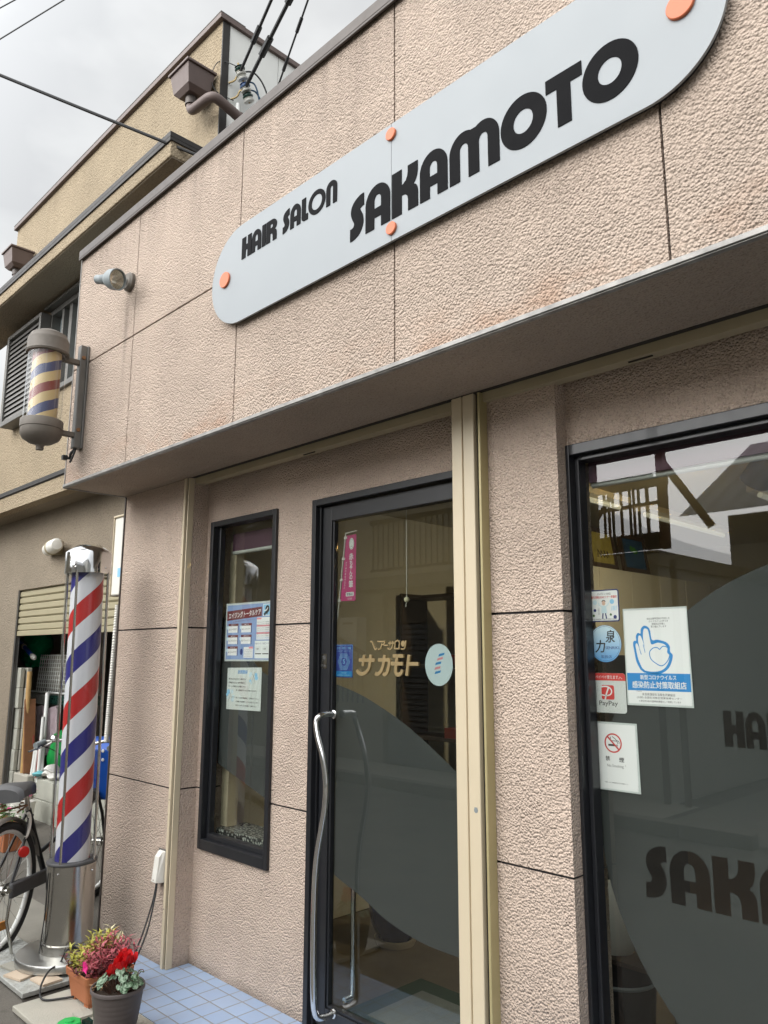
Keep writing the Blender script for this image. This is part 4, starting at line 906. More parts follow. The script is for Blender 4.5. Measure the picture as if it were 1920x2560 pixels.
# upper window
uw = thing('window', None, None); del uw['label']; del uw['category']; uw.parent = nb; uw.location = Vector((-1.9, NY, 3.88))-nb.location
mb = MB(); framebox(mb, -2.95, -.9, 3.88, 4.735, .04, .04, .05, .05, NY-.03, NY+.08); mb.box(-2.56,-2.50,NY-.01,NY+.05,3.93,4.685); mb.box(-2.70,-2.66,NY-.02,NY+.05,3.93,4.685); mb.build('frame', 'grey_metal', uw, .003)
mb = MB(); mb.box(-2.91, -.94, NY+.05, NY+.055, 3.93, 4.685); mb.build('pane', 'fog_glass', uw)
mb = MB(); mb.box(-2.97, -.88, NY-.09, NY, 4.735, 4.762); mb.build('head_flashing', 'grey_metal', uw)
lv_ = thing('louvre_box', None, None); del lv_['label']; del lv_['category']; lv_.parent = nb; lv_.location = Vector((-3.35, .82, 3.74))-nb.location
mb = MB(); framebox(mb, -3.80, -2.93, 3.74, 4.70, .045, .04, .05, .04, .77, .9); mb.build('frame', 'grey_metal', lv_, .004)
mb = MB(); 
for i in range(17):
    z = 3.79+i*.0505; mb.add([(-3.755,.782,z),(-2.97,.782,z),(-2.97,.80,z+.048),(-3.755,.80,z+.048)], [(0,1,2,3)])
mb.build('louvre_slats', 'grey_metal', lv_)
# rainwater goods
def hopper(x, y, z, pipe):
    h = thing('rain_head', None, None); del h['label']; del h['category']; h.parent = nb; h.location = Vector((x, y, z))-nb.location
    mb = MB(); v = []
    for w, d, zz in ((.07,.06,0),(.105,.09,.035),(.125,.11,.17),(.125,.11,.18)): v += [(x-w,y-d,z+zz),(x+w,y-d,z+zz),(x+w,y+d,z+zz),(x-w,y+d,z+zz)]
    f = [(3,2,1,0),(12,13,14,15)]
    for i in range(3):
        for k in range(4): f.append((i*4+k, i*4+(k+1)%4, i*4+4+(k+1)%4, i*4+4+k))
    mb.add(v, f); mb.build('bowl', 'brown_metal', h, .003)
    mb = MB(); mb.box(x-.14,x+.14,y-.125,y+.12,z+.18,z+.20); mb.build('lid', 'brown_metal', h, .004)
    mb = MB(); mb.lathe([(.045,-.06),(.045,.0)], (x,y,z), 20); mb.build('outlet', 'coping_metal', h)
    mb = MB(); mb.tube(pipe, .036, 14); mb.build('drainpipe', 'brown_metal', h)
hopper(-.31, .77, 5.50, spline([(-.31,.77,5.46),(-.31,.77,5.42),(-.285,.77,5.395),(-.22,.77,5.385),(-.12,.77,5.375),(-.06,.775,5.37),(-.03,.80,5.365),(-.025,.86,5.35),(-.025,.97,5.32),(-.025,1.0,5.30),(-.025,1.01,5.24),(-.025,1.01,4.2)], 4))
hopper(-3.72, .77, 5.42, [(-3.72,.77,5.38),(-3.72,.77,4.99)])
mb = MB(); mb.tube([(-.118,1.045,5.50),(-.118,1.045,4.2)], .018, 10); mb.build('conduit', 'white_paint', nb)
# lamp under the porch
t = thing('porch_lamp', 'white tubular lamp on the brown wall above the roller shutter', 'lamp', (-3.25, 1.16, 2.48))
mb = MB(); c = Vector((-3.10, 1.12, 2.495)); mb.lathe([(.0001,-.235),(.045,-.23),(.060,-.21),(.066,-.03),(.066,.03),(.060,.21),(.045,.23),(.0001,.235)], c, 28, (1,-.22,0), False); mb.build('diffuser', 'white_plastic', t)
mb = MB(); mb.lathe([(.067,-.03),(.072,-.022),(.072,.022),(.067,.03)], c, 28, (1,-.22,0), False); mb.box(-3.15,-3.05,1.16,1.199,2.43,2.56); mb.build('holder', 'cream_shade', t)
t = thing('meter_box', 'tall pale metal service box on the side of the salon corner', 'electric box', (-.24, .48, 1.85))
mb = MB(); mb.box(-.346, -.136, .42, .60, 1.855, 2.34); mb.build('case', 'white_plastic', t, .008)
mb = MB(); mb.box(-.352, -.136, .41, .61, 2.34, 2.352); mb.box(-.352,-.345,.412,.60,1.85,2.34); mb.build('cover_edge', 'cream_metal', t, .003)
mb = MB(); mb.box(-.27, -.19, .4185, .4195, 1.965, 2.02); mb.build('label_plate', 'ink_lightblue', t)
mb = MB(); mb.lathe([(.03,0),(.03,.03),(.02,.035)], (-.19,.47,1.815), 14); mb.build('gland', 'dark_grey', t)
mb = MB(); pts = spline([(-.335,.45,.985),(-.328,.45,1.2),(-.315,.45,1.5),(-.305,.45,1.80)], 60); 
mb.tube(pts, [.013 if i % 3 else .0165 for i in range(len(pts))], 10); tag(mb.build('corrugated_hose', 'white_plastic'), 'pale corrugated hose hanging beside the salon corner below the service box', 'hose')

# ================================================================== SERVICE WIRES AND INSULATORS
for i, (y, z, mt, lab) in enumerate(((1.000,5.735,'porcelain_green','dark knob insulator at the top of the rack by the parapet corner'),(1.012,5.702,'porcelain','upper white porcelain insulator on the rack by the parapet corner'),(1.027,5.670,'porcelain','second white porcelain insulator on the rack by the parapet corner'),(1.050,5.622,'porcelain_blue','blue banded insulator in the middle of the rack'),(1.060,5.590,'porcelain','white insulator below the blue banded one'),(1.078,5.552,'porcelain_green','dark green insulator near the foot of the rack'),(1.090,5.522,'porcelain','lowest pale disc insulator on the rack'))):
    mb = MB(); mb.lathe([(.012,-.018),(.038,-.014),(.04,-.006),(.028,.0),(.026,.008),(.034,.012),(.012,.018)], (-.05, y, z), 20, (0,-.45,.9)); tag(mb.build('insulator', mt), lab, 'insulator', 'insulators on the service rack')
t = thing('insulator_rack', 'rusty bracket holding the insulators beside the white side cladding', 'bracket', (-.13, 1.0, 5.45))
mb = MB(); mb.tube([(-.05,.985,5.77),(-.05,1.098,5.50)], .007, 8); mb.build('spindle', 'brass', t)
for y, z in ((.995,5.70),(1.02,5.58)):
    mb = MB(); mb.tube(spline([(-.133,y-.03,z-.06),(-.10,y,z-.04),(-.08,y+.01,z),(-.05,y+.02,z-.01)], 4), .007, 8); mb.build('arm', 'brass', t)
WL = (('thick twisted service cable rising from the insulator rack, leftmost of three', (-.05,1.005,5.70), (10.67,-2,8), .011), ('thickest service cable rising from the middle of the insulator rack', (-.05,1.055,5.60), (12.34,-2,8), .014), ('thin service cable rising past the salon coping, rightmost of three', (-.02,1.30,5.66), (8.54,-2,8), .007))
for lab, a, b, r in WL:
    mb = MB(); a = Vector(a); b = Vector(b); mb.tube([a.lerp(b, k/14)-Vector((0,0,.25*math.sin(PI*k/14))) for k in range(15)], r, 8)
    for s in (.05, .12): mb.tube([a.lerp(b, s*.5)-Vector((0,0,.25*math.sin(PI*s*.5)))+Vector((0,0,0)), a.lerp(b, s*.5+.012)-Vector((0,0,.25*math.sin(PI*(s*.5+.012))))], r*1.8, 8)
    tag(mb.build('service_cable', 'cable_black'), lab, 'cable', 'service cables from the insulator rack')
for i, (p, mt, lab) in enumerate((([(-.06,1.02,5.72),(-.03,1.12,5.75),(-.02,1.22,5.65),(-.02,1.27,5.42),(-.02,1.28,5.2)],'cable_black','black tail wire curving down behind the salon coping'),([(-.06,1.06,5.66),(-.03,1.12,5.66),(-.02,1.16,5.55),(-.02,1.18,5.38),(-.02,1.18,5.1)],'cable_blue','blue tail wire curving down behind the salon coping'),([(-.05,1.08,5.60),(-.03,1.14,5.60),(-.02,1.20,5.50),(-.02,1.22,5.36),(-.02,1.22,5.1)],'cable_blue','dark teal tail wire curving down from the lowest insulators'),([(-.06,1.0,5.75),(-.16,.90,5.80),(-.20,.86,5.68),(-.17,.885,5.55),(-.11,1.0,5.50)],'cable_black','thin black wire looping over the tan corner'))):
    mb = MB(); mb.tube(spline(p, 7), .006 if i < 3 else .0035, 8); tag(mb.build('tail_wire', mt), lab, 'wire', 'tail wires at the insulator rack')
a = Vector((.0, .654, 4.829)); b = Vector((-4.66, -5.1, 8)); mb = MB(); mb.tube([a.lerp(b, k/16)-Vector((0,0,.12*math.sin(PI*k/16))) for k in range(17)], .011, 8)
tag(mb.build('drop_wire', 'cable_black'), 'black wire sloping across the sky to the house eave corner', 'wire')
for p, q, lab in (((-49.5,12,43.9),(-40,12,46.2),'thin distant wire in the top left corner of the sky, upper one'),((-50,12,41.6),(-34,12,45.9),'thin distant wire in the top left sky, lower one')):
    pass
def farwire(p, q, lab):
    mb = MB(); mb.tube([p, q], .02, 6); tag(mb.build('overhead_wire', 'cable_black'), lab, 'wire', 'overhead wires in the sky')
def ray(px, py, t):   # point at a distance along a direction of view, used once to place the far wires
    d = (fw+rt*((px-960)/1934.9968)-up*((py-1280)/1934.9968)); return CAM+d*t
farwire((-20.4, 3.4, 20.6), (-16.9, 6.0, 22.6), 'upper thin overhead wire in the left sky')
farwire((-20.6, 3.1, 18.9), (-15.6, 6.2, 21.4), 'lower thin overhead wire in the left sky')

# ================================================================== GARAGE CONTENTS
def blk(x0, x1, y0, y1, z0, lab, mt='block_grey'):
    mb = MB(); mb.box(x0+random.uniform(-.006,.006), x1, y0+random.uniform(-.008,.008), y1, z0, z0+.197); tag(mb.build('concrete_block', mt, bev=.006), lab, 'block', 'concrete blocks stacked in the garage')
ORD = ['lowest', 'second', 'third', 'fourth', 'fifth', 'sixth', 'topmost']
for i in range(7):
    blk(-4.16, -4.00, 1.262, 1.298, -.03+i*.2, ORD[i]+' concrete block of the front stack at the left of the garage opening')
    blk(-4.06, -3.98+.008*(i % 2), 1.312, 1.36, -.03+i*.2, ORD[i]+' concrete block of the back stack at the left of the garage opening', 'concrete')
mb = MB()
mb.box(-3.75, -1.6, 1.33, 1.50, -.03, .155); mb.box(-3.75, -1.6, 1.33, 1.50, .162, .335); mb.box(-3.75, -1.6, 1.338, 1.492, .155, .162); tag(mb.build('low_wall', 'block_grey', bev=.005), 'low two course block wall inside the garage opening behind the bicycle', 'wall')
mb = MB(); mb.box(-3.975, -3.62, 1.262, 1.325, -.03, .36); tag(mb.build('kerb_block', 'concrete', bev=.01), 'grey block in front of the stacked blocks behind the bicycle saddle', 'block')
# leaning sticks
def stick(a, b, r, mt, nm, lab, grp):
    mb = MB(); mb.tube([a, b], r, 10); tag(mb.build(nm, mt), lab, 'pole', grp)
G1 = 'poles leaning in the garage'
mb = MB(); mb.obox((-3.80,1.34,.36), (-3.93,1.345,1.06), .10, .03); tag(mb.build('plank', 'wood'), 'dark brown plank leaning beside the block stack, wider one', 'plank', 'planks leaning in the garage')
mb = MB(); mb.obox((-3.82,1.35,.30), (-3.90,1.38,.86), .05, .03); tag(mb.build('plank', 'wood'), 'shorter brown plank leaning right of the wider one', 'plank', 'planks leaning in the garage')
stick((-3.87,1.31,.36), (-3.945,1.325,1.33), .024, 'bamboo', 'bamboo_pole', 'yellow bamboo pole leaning against the concrete blocks', G1)
stick((-3.92,1.33,.3), (-3.99,1.37,.84), .024, 'aged_brown_grey', 'wooden_pole', 'grey weathered pole between the planks and red pipes', G1)
stick((-3.80,1.35,.3), (-3.86,1.38,.71), .016, 'red_paint', 'red_pipe', 'left red pipe standing in the garage', G1)
stick((-3.62,1.35,.3), (-3.66,1.38,.73), .016, 'red_paint', 'red_pipe', 'right red pipe standing between white pipes', G1)
stick((-3.73,1.34,.3), (-3.745,1.37,.62), .018, 'white_paint', 'white_pipe', 'short white pipe just right of the left red pipe', G1)
stick((-3.68,1.34,.3), (-3.70,1.37,.58), .016, 'white_paint', 'white_pipe', 'shortest white pipe standing in the garage', G1)
stick((-3.565,1.34,.3), (-3.65,1.38,.90), .017, 'white_paint', 'white_pipe', 'middle white pipe standing in the garage', G1)
stick((-3.55,1.36,.3), (-3.82,1.47,1.12), .020, 'white_paint', 'white_pipe', 'tallest white pipe reaching the wire basket in the garage', G1)
t = thing('rubbish_bag', 'bulging green plastic bag hanging at the top of the garage opening', 'bag', (-4.1, 1.7, 1.35))
mb = MB(); rnd = random.Random(5)
prof = [(.0001,-.22),(.10,-.20),(.19,-.11),(.235,.0),(.22,.10),(.15,.19),(.05,.25),(.03,.29)]
mb.lathe(prof, (-4.72,1.66,1.57), 28, (0,0,1), False)
for p in mb.v: 
    k = 1+.09*math.sin(9*p.x+14*p.z)+.06*math.sin(25*p.z+11*p.x)+rnd.uniform(-.02,.02); p.x = -4.72+(p.x+4.72)*k*1.12; p.y = 1.66+(p.y-1.66)*k*.7
mb.build('sack', 'green_vinyl', t)
t = thing('long_brush', 'blue handled brush with white tip hanging before the green bag', 'brush', (-3.9, 1.45, 1.45))
mb = MB(); mb.tube([(-4.60,1.42,1.655),(-4.20,1.42,1.50)], .022, 10); mb.build('handle', 'blue_vinyl', t)
mb = MB(); mb.lathe([(.026,0),(.03,.02),(.026,.045)], (-4.44,1.42,1.592), 14, (.40,0,-.155)); mb.build('ferrule', 'white_plastic', t)
mb = MB(); mb.lathe([(.012,0),(.026,.05),(.03,.09),(.012,.13)], (-4.21,1.42,1.503), 12, (.40,0,-.155)); mb.build('bristles', 'white_plastic', t)
t = thing('wire_basket', 'white wire mesh rack hanging in the dark garage behind the pole', 'rack', (-3.9, 1.62, 1.1))
mb = MB()
for i in range(13): mb.tube([(-4.50+i*.055,1.62,1.115),(-4.44+i*.055,1.62,1.50)], .0045, 5)
for i in range(10): mb.tube([(-4.52+i*.008,1.62,1.115+i*.042),(-3.75,1.62,1.115+i*.042)], .0045, 5)
mb.build('mesh', 'white_paint', t)
mb = MB(); mb.tube([(-4.58,1.60,1.11),(-3.70,1.60,1.11)], .010, 8); mb.build('rim', 'white_paint', t)
mb = MB(); mb.box(-4.35, -3.75, 1.66, 1.9, 1.12, 1.50); tag(mb.build('pale_box', 'concrete', bev=.02), 'pale grey box standing behind the wire rack in the garage', 'box')
mb = MB(); mb.box(-4.62, -4.12, 1.60, 1.95, .99, 1.085); mb.box(-4.62,-4.12,1.592,1.60,.985,1.0); tag(mb.build('drawer_unit', 'porcelain', bev=.008), 'grey green shelf drawer above the pink cloth in the garage', 'drawer')
mb = MB(); mb.box(-4.10, -3.6, 1.60, 1.95, .99, 1.085); tag(mb.build('drawer_unit', 'porcelain_green', bev=.008), 'darker green shelf drawer right of the grey one', 'drawer')
mb = MB(); nx = 18; vs = []
for i in range(nx+1):
    x = -4.6+i*.85/nx
    for j in range(4): vs.append((x+.02*math.sin(i), 1.58+.03*math.sin(i*1.7)+.01*j, .97-.16*j+.02*math.sin(i*.9)))
mb.add(vs, [(i*4+j, i*4+j+1, i*4+j+5, i*4+j+4) for i in range(nx) for j in range(3)], True)
tag(mb.build('hanging_cloth', 'pink_cloth'), 'pale pink cloth hanging under the garage shelf', 'cloth')
mb = MB(); 
for k, (x, z) in enumerate(((-3.62,.345),(-3.50,.36),(-3.38,.345),(-3.50,.40))): mb.lathe([(.0001,0),(.07,.01),(.085,.03),(.05,.06),(.0001,.065)], (x,1.41+.01*k,z-.01), 12, (.1*k-.1,.1,1), False)
for p in mb.v: p.x += .012*math.sin(40*p.z+17*p.y); p.z += .010*math.sin(33*p.x+20*p.y)
tag(mb.build('towel_heap', 'towel'), 'crumpled pale towels on top of the low block wall', 'towel')
mb = MB(); mb.lathe([(.0001,0),(.05,.01),(.06,.03),(.0001,.06)], (-3.55,1.34,.355), 12, (0,0,1), False)
for p in mb.v: p.x += .012*math.sin(40*p.z+17*p.y)
tag(mb.build('teal_cloth', 'teal_cloth'), 'small teal cloth among the pale towels on the low wall', 'cloth')
mb = MB(); mb.lathe([(.0001,0),(.11,.01),(.12,.10),(.07,.32),(.0001,.36)], (-3.72,1.60,.40), 16, (0,0,1), False); tag(mb.build('lime_bag', 'bright_green'), 'lime green bag behind the white pipes in the garage', 'bag')
mb = MB(); mb.box(-2.5, -1.2, 1.72, 1.78, .3, 1.42); tag(mb.build('grey_board', 'dark_grey'), 'dark grey board at the right inside the garage', 'board')
mb = MB(); mb.prism([[(-2.52,1.74),(-2.45,1.78),(-1.9,1.44),(-2.52,1.42)]], 1.66, 1.70); tag(mb.build('triangular_board', 'concrete'), 'pale triangular panel edge above the grey board', 'panel')
# distant planter
t = thing('window_box_planter', 'long brown plastic planter with small flowers behind the bicycle wheel', 'planter', (-2.6, .75, GZ))
mb = MB(); q = 20; mb.box(-3.05, -2.42, .66, .82, GZ, GZ+.17); mb.box(-3.07,-2.40,.645,.835,GZ+.17,GZ+.195); mb.build('trough', 'terracotta', t, .006)
lf = MB(); ff = MB(); fp = MB(); rnd = random.Random(9)
for i in range(240):
    p = Vector((rnd.uniform(-3.04,-2.42), rnd.uniform(.66,.83), GZ+.19+rnd.uniform(0,.10))); a = rnd.uniform(0, 6.28); leaf(lf, p, (math.cos(a), math.sin(a), .6), (0,0,1), .045, .018, .3)
for i in range(26):
    p = Vector((rnd.uniform(-3.0,-2.42), rnd.uniform(.64,.80), GZ+.25+rnd.uniform(0,.07)))
    for k in range(6): leaf(fp if i % 3 == 0 else ff, p, (math.cos(k), math.sin(k)-.3, .4), (0,-.4,1), .022, .018, 0)
lf.build('foliage', 'leaf_green', t); ff.build('flower', 'white_plastic', t); fp.build('flower', 'flower_magenta', t)
# pink flowers in small pot right of it
t = thing('flower_tub', 'small white tub of pink flowers behind the bicycle frame', 'flower tub', (-3.3, 1.15, GZ))
mb = MB(); mb.lathe([(.08,GZ),(.11,GZ+.22),(.10,GZ+.22)], (-3.30,1.12,0), 20); mb.build('pot', 'white_plastic', t)
lf = MB(); ff = MB()
for i in range(110):
    a = rnd.uniform(0, 6.28); r = .1*math.sqrt(rnd.random()); p = Vector((-3.30+r*math.cos(a), 1.12+r*math.sin(a), .20+rnd.uniform(0,.08))); leaf(lf if i % 4 else ff, p, (math.cos(a), math.sin(a), .7), (0,0,1), .04, .02, .2)
lf.build('foliage', 'leaf_green', t); ff.build('flower', 'flower_magenta', t)
t = thing('roadside_plant', 'green leafy shoot at the left edge before the garage', 'plant', (-1.9, .2, GZ))
lf = MB(); sm = MB(); sm.tube(spline([(-2.02,.18,GZ),(-2.0,.18,.4),(-1.98,.18,.86)], 5), .006, 6); sm.build('stem', 'stem_brown', t)
for i in range(40):
    z = .2+i*.0175; a = i*2.4; leaf(lf, (-2.0,.18,z), (math.cos(a), math.sin(a), .3), (0,0,1), .10, .045, .3)
lf.build('foliage', 'leaf_green', t)

# ================================================================== BICYCLE
bk = thing('bicycle', 'black city bicycle with blue covered basket parked behind the barber pole', 'bicycle', (-.65, .33, GZ))
BD = Vector((-.635, .772, 0)); BN = Vector((.772, .635, 0)); BO = Vector((-.175, -.155, GZ))
def B(s, t, z): return BO+BD*s+BN*t+Vector((0,0,z))
def tb(mb, pts, r, n=10): return mb.tube([B(*p) for p in pts], r, n)
def bpart(name, mt, parent, pts, r, n=10):
    mb = MB(); tb(mb, pts, r, n); return mb.build(name, mt, parent)
def wheel(s):
    w = thing('wheel', None, None); del w['label']; del w['category']; w.parent = bk; w.location = B(s, 0, .33)-bk.location
    c = B(s, 0, .33)
    def ring(mb, R, rr, rt_, n=56, m=10):
        vs = []
        for i in range(n):
            a = 2*PI*i/n
            for j in range(m):
                b = 2*PI*j/m; vs.append(c+(BD*math.cos(a)+Vector((0,0,1))*math.sin(a))*(R+rr*math.cos(b))+BN*(rt_*math.sin(b)))
        mb.add(vs, [(i*m+j, i*m+(j+1) % m, ((i+1) % n)*m+(j+1) % m, ((i+1) % n)*m+j) for i in range(n) for j in range(m)], True)
    mb = MB(); ring(mb, .312, .021, .021); mb.build('tyre', 'black_rubber', w)
    mb = MB(); ring(mb, .286, .012, .013); mb.build('rim', 'white_paint', w)
    mb = MB(); mb.tube([c-BN*.05, c-BN*.03, c-BN*.0299, c+BN*.0299, c+BN*.03, c+BN*.05], [.012,.012,.026,.026,.012,.012], 14); mb.build('hub', 'steel', w)
    mb = MB()
    for k in range(32):
        a = 2*PI*k/32; b = a+(.5 if k % 4 < 2 else -.5); sd = .028 if k % 2 else -.028
        mb.tube([c+(BD*math.cos(b)+Vector((0,0,1))*math.sin(b))*.025+BN*sd, c+(BD*math.cos(a)+Vector((0,0,1))*math.sin(a))*.278], .0013, 4, False)
    mb.build('spokes', 'steel', w)
    return w
rw = wheel(0); fwh = wheel(1.10)
mb = MB(); mb.obox(B(-.10,.022,.17)+Vector((0,0,0)), B(.06,.022,.155), .012, .04); mb.build('spoke_reflector', 'orange_plastic', rw)
def fender(s, a0, a1, nm):
    mb = MB(); c = B(s, 0, .33); vs = []; n = 26
    for i in range(n+1):
        a = math.radians(a0+(a1-a0)*i/n)
        for j in range(5):
            b = -1.15+2.3*j/4; vs.append(c+(BD*math.cos(a)+Vector((0,0,1))*math.sin(a))*(.335+.022*math.cos(b))+BN*(.030*math.sin(b)))
    mb.add(vs, [(i*5+j, i*5+j+1, i*5+j+6, i*5+j+5) for i in range(n) for j in range(4)], True); return mb.build(nm, 'aged_brown_grey' if s == 0 else 'black_paint', bk)
fender(0, 15, 175, 'rear_mudguard'); fender(1.10, 60, 190, 'front_mudguard')
mb = MB(); tb(mb, [(.455,0,.285),(.30,0,.55),(.22,0,.69)], .016); tb(mb, [(.455,0,.30),(.62,0,.36),(.80,0,.50),(.905,0,.72)], .019); tb(mb, [(.375,0,.43),(.56,0,.47),(.76,0,.60),(.90,0,.78)], .013); tb(mb, [(.915,0,.66),(.885,0,.86)], .02)
for t_ in (-.055, .055): tb(mb, [(0,t_,.33),(.45,t_*.6,.29)], .009); tb(mb, [(0,t_,.33),(.235,t_*.35,.66)], .008)
mb.build('frame', 'black_paint', bk)
mb = MB(); 
for t_ in (-.05, .05): tb(mb, [(1.10,t_,.33),(1.03,t_,.52),(.955,t_*.9,.66)], .010)
tb(mb, [(.955,-.05,.66),(.955,.05,.66)], .012); mb.build('fork', 'black_paint', bk)
bpart('seat_post', 'steel', bk, [(.225,0,.67),(.19,0,.775)], .0125)
mb = MB(); v = []; prof = [(-.11,.085,.83),(-.09,.10,.85),(-.03,.10,.855),(.05,.065,.845),(.12,.035,.84),(.165,.02,.83)]
for s, w, z in prof:
    for k in range(9):
        a = PI*k/8; v.append(B(.09+s, w*math.cos(a), z-.06+.06*math.sin(a)**.6))
    v.append(B(.09+s, 0, z-.07))
mb.add(v, [(i*10+k, i*10+(k+1) % 10, i*10+10+(k+1) % 10, i*10+10+k) for i in range(len(prof)-1) for k in range(10)]+[tuple(range(10)), tuple(range(50,60))[::-1]], True)
mb.build('saddle', 'dark_grey', bk)
mb = MB()
for t_ in (-.05,.05): mb.tube([B(.06+.012*math.cos(a*1.1), t_+.012*math.sin(a*1.1), .715+a*.003) for a in range(22)], .003, 5)
tb(mb, [(.03,-.05,.71),(.22,0,.715),(.03,.05,.71)], .005); mb.build('saddle_springs', 'rust', bk)
bpart('stem', 'steel', bk, [(.885,0,.85),(.865,0,.955)], .012)
bpart('handlebar', 'steel', bk, [tuple(p) for p in spline([(.77,-.29,.965),(.84,-.27,.98),(.88,-.12,.985),(.870,0,.96),(.86,.12,.985),(.78,.22,.98),(.68,.235,.965)], 5)], .011)
bpart('grip', 'grey_plastic', bk, [(.762,-.292,.963),(.835,-.274,.978)], .019, 14); bpart('grip', 'grey_plastic', bk, [(.675,.236,.963),(.755,.226,.976)], .019, 14)
for t_, s_ in ((-.25,.84), (.20,.80)): bpart('brake_lever', 'steel', bk, [tuple(p) for p in spline([(s_,t_*.9,.975),(s_-.04,t_*1.1,.95),(s_-.14,t_*1.2,.935)], 4)], .006, 8)
mb = MB(); mb.lathe([(.03,0),(.03,.012),(.02,.028),(.0001,.03)], B(.80,-.19,.995), 18, (0,0,1), False); mb.build('bell', 'chrome', bk)
mb = MB(); mb.obox(B(-.02,.075,.335), B(.54,.072,.315), .022, .075); mb.lathe([(.0001,0),(.10,.0),(.10,.02),(.0001,.022)], B(.46,.062,.285), 28, BN, False); mb.build('chain_case', 'dark_grey', bk, .01)
bpart('crank', 'steel', bk, [(.46,.10,.285),(.40,.11,.14)], .009)
mb = MB(); mb.obox(B(.36,.11,.135), B(.44,.19,.135), .06, .022); mb.build('pedal', 'black_rubber', bk)
mb = MB(); tb(mb, [(0,.07,.33),(-.05,.085,.20),(.02,.09,.02)], .008); tb(mb, [(-.02,.068,.34),(.06,.07,.33)], .014); mb.build('kickstand', 'steel', bk)
bpart('mudguard_stay', 'black_paint', bk, [(0,.058,.33),(.09,.055,.45),(.14,.05,.66)], .004, 6)
mb = MB(); mb.lathe([(.028,0),(.028,.008),(.024,.013),(.0001,.014)], B(.075,.075,.505), 22, BN+Vector((.3,-.6,0)), False); mb.build('reflector', 'red_plastic', bk)
mb = MB(); mb.tube([B(.10+.055*math.sin(a*.2), .052, .63+.07*math.cos(a*.2)-.02*0) for a in range(3, 15)], .010, 8); mb.build('ring_lock', 'white_plastic', bk)
bpart('brake_cable', 'cable_black', bk, [tuple(p) for p in spline([(.72,-.24,.97),(.86,-.18,.90),(.90,-.05,.70),(.80,-.02,.50)], 5)], .003, 6)
mb = MB(); v = []
for s, t_, z in ((1.02,-.15,.62),(1.24,-.15,.62),(1.24,.15,.62),(1.02,.15,.62),(.98,-.20,.94),(1.29,-.20,.94),(1.29,.20,.94),(.98,.20,.94),(1.05,-.13,1.0),(1.20,-.13,1.0),(1.20,.13,1.0),(1.05,.13,1.0)): v.append(B(s, t_, z-.02))
mb.add(v, [(3,2,1,0),(0,1,5,4),(1,2,6,5),(2,3,7,6),(3,0,4,7),(4,5,9,8),(5,6,10,9),(6,7,11,10),(7,4,8,11),(8,9,10,11)]); cv = mb.build('basket_cover', 'blue_vinyl', bk, .012)
mb = MB()
for z in (.93, .875): mb.lathe([(.011,0),(.009,.006),(.0001,.007)], B(.985 if z > .9 else .99,.05,z-.02), 12, -BD, False)
mb.build('snap', 'white_plastic', cv)

# ================================================================== NOTICES ON THE GLASS
PY = .5550      # sheets sit just behind the pane
TY = .5543
def sheet(name, label, cat, outline, mt, y=PY, t=.0006, group=None):
    mb = MB(); mb.prism([outline], y, y+t); return tag(mb.build(name, mt), label, cat, group)
class Ink:      # collects lettering by ink colour and hangs it under its sheet
    def __init__(s, par, y): s.p = par; s.y = y; s.d = {}
    def _k(s, ink, lv): return s.d.setdefault((ink), MB())
    def t(s, ink, body, x0, x1, z0, z1, bold=.0, lv=2, slope=0, shear=0): text(s._k(ink, lv), body, x0, x1, z0, z1, s.y-.00012*lv, bold, slope, shear); return s
    def poly(s, ink, loops, lv=1): s._k(ink, lv).prism(loops, s.y-.00012*lv, s.y-.00012*lv+.0001); return s
    def r(s, ink, x0, x1, z0, z1, lv=1): return s.poly(ink, [[(x0,z0),(x1,z0),(x1,z1),(x0,z1)]], lv)
    def line(s, ink, pts, w, lv=2): return s.poly(ink, [stroke2(pts, w)], lv)
    def done(s, names={}):
        for ink, mb in s.d.items(): mb.build(names.get(ink, 'printing'), ink, s.p)
def arcpts(pts, n=6): return [(p.x, p.y) for p in spline([(a, b, 0) for a, b in pts], n)]
# seminar sticker
o = sheet('sticker', 'small white square sticker with blue edge and a cartoon doctor', 'sticker', rrect(2.892,2.999,1.604,1.709,.008), 'ink_navy')
k = Ink(o, PY); k.poly('paper_white', [rrect(2.896,2.995,1.608,1.705,.005)], 1)
k.t('ink', 'パンデミック対応', 2.921, 2.971, 1.691, 1.6985, .01); k.t('ink_red', '衛生消毒2024セミナー受講済', 2.899, 2.992, 1.680, 1.689, .03)
k.poly('skin', [ell(2.944,1.665,.0065,.0075)], 3); k.poly('ink', [ell(2.944,1.669,.0072,.006,0,180,10)], 2)
k.poly('sky_paper', [[(2.936,1.656),(2.952,1.656),(2.955,1.632),(2.934,1.632)]], 2); k.line('ink_navy', [(2.940,1.632),(2.938,1.614)], .0045); k.line('ink_navy', [(2.949,1.632),(2.952,1.614)], .0045)
k.line('sky_paper', [(2.936,1.654),(2.927,1.659),(2.926,1.667)], .003); k.line('sky_paper', [(2.952,1.654),(2.960,1.660),(2.962,1.666)], .003)
for x, z, r_, c_ in ((2.912,1.668,.008,'sky_paper'),(2.974,1.669,.008,'ink_lightblue'),(2.911,1.642,.005,'ink_navy'),(2.983,1.619,.006,'ink_navy'),(2.906,1.625,.004,'leaf_green'),(2.968,1.627,.004,'leaf_green')): k.poly(c_, [ell(x,z,r_,r_)], 2)
for q in range(4): k.line('ink_lightblue', [(2.972+q*.005,1.640),(2.974+q*.005,1.655)], .002)
k.t('ink', 'サノバン', 2.922, 2.928, 1.626, 1.652, .02); k.t('ink', '主催 全国理容生活衛生同業組合連合会', 2.899, 2.990, 1.6105, 1.6145)
k.done()
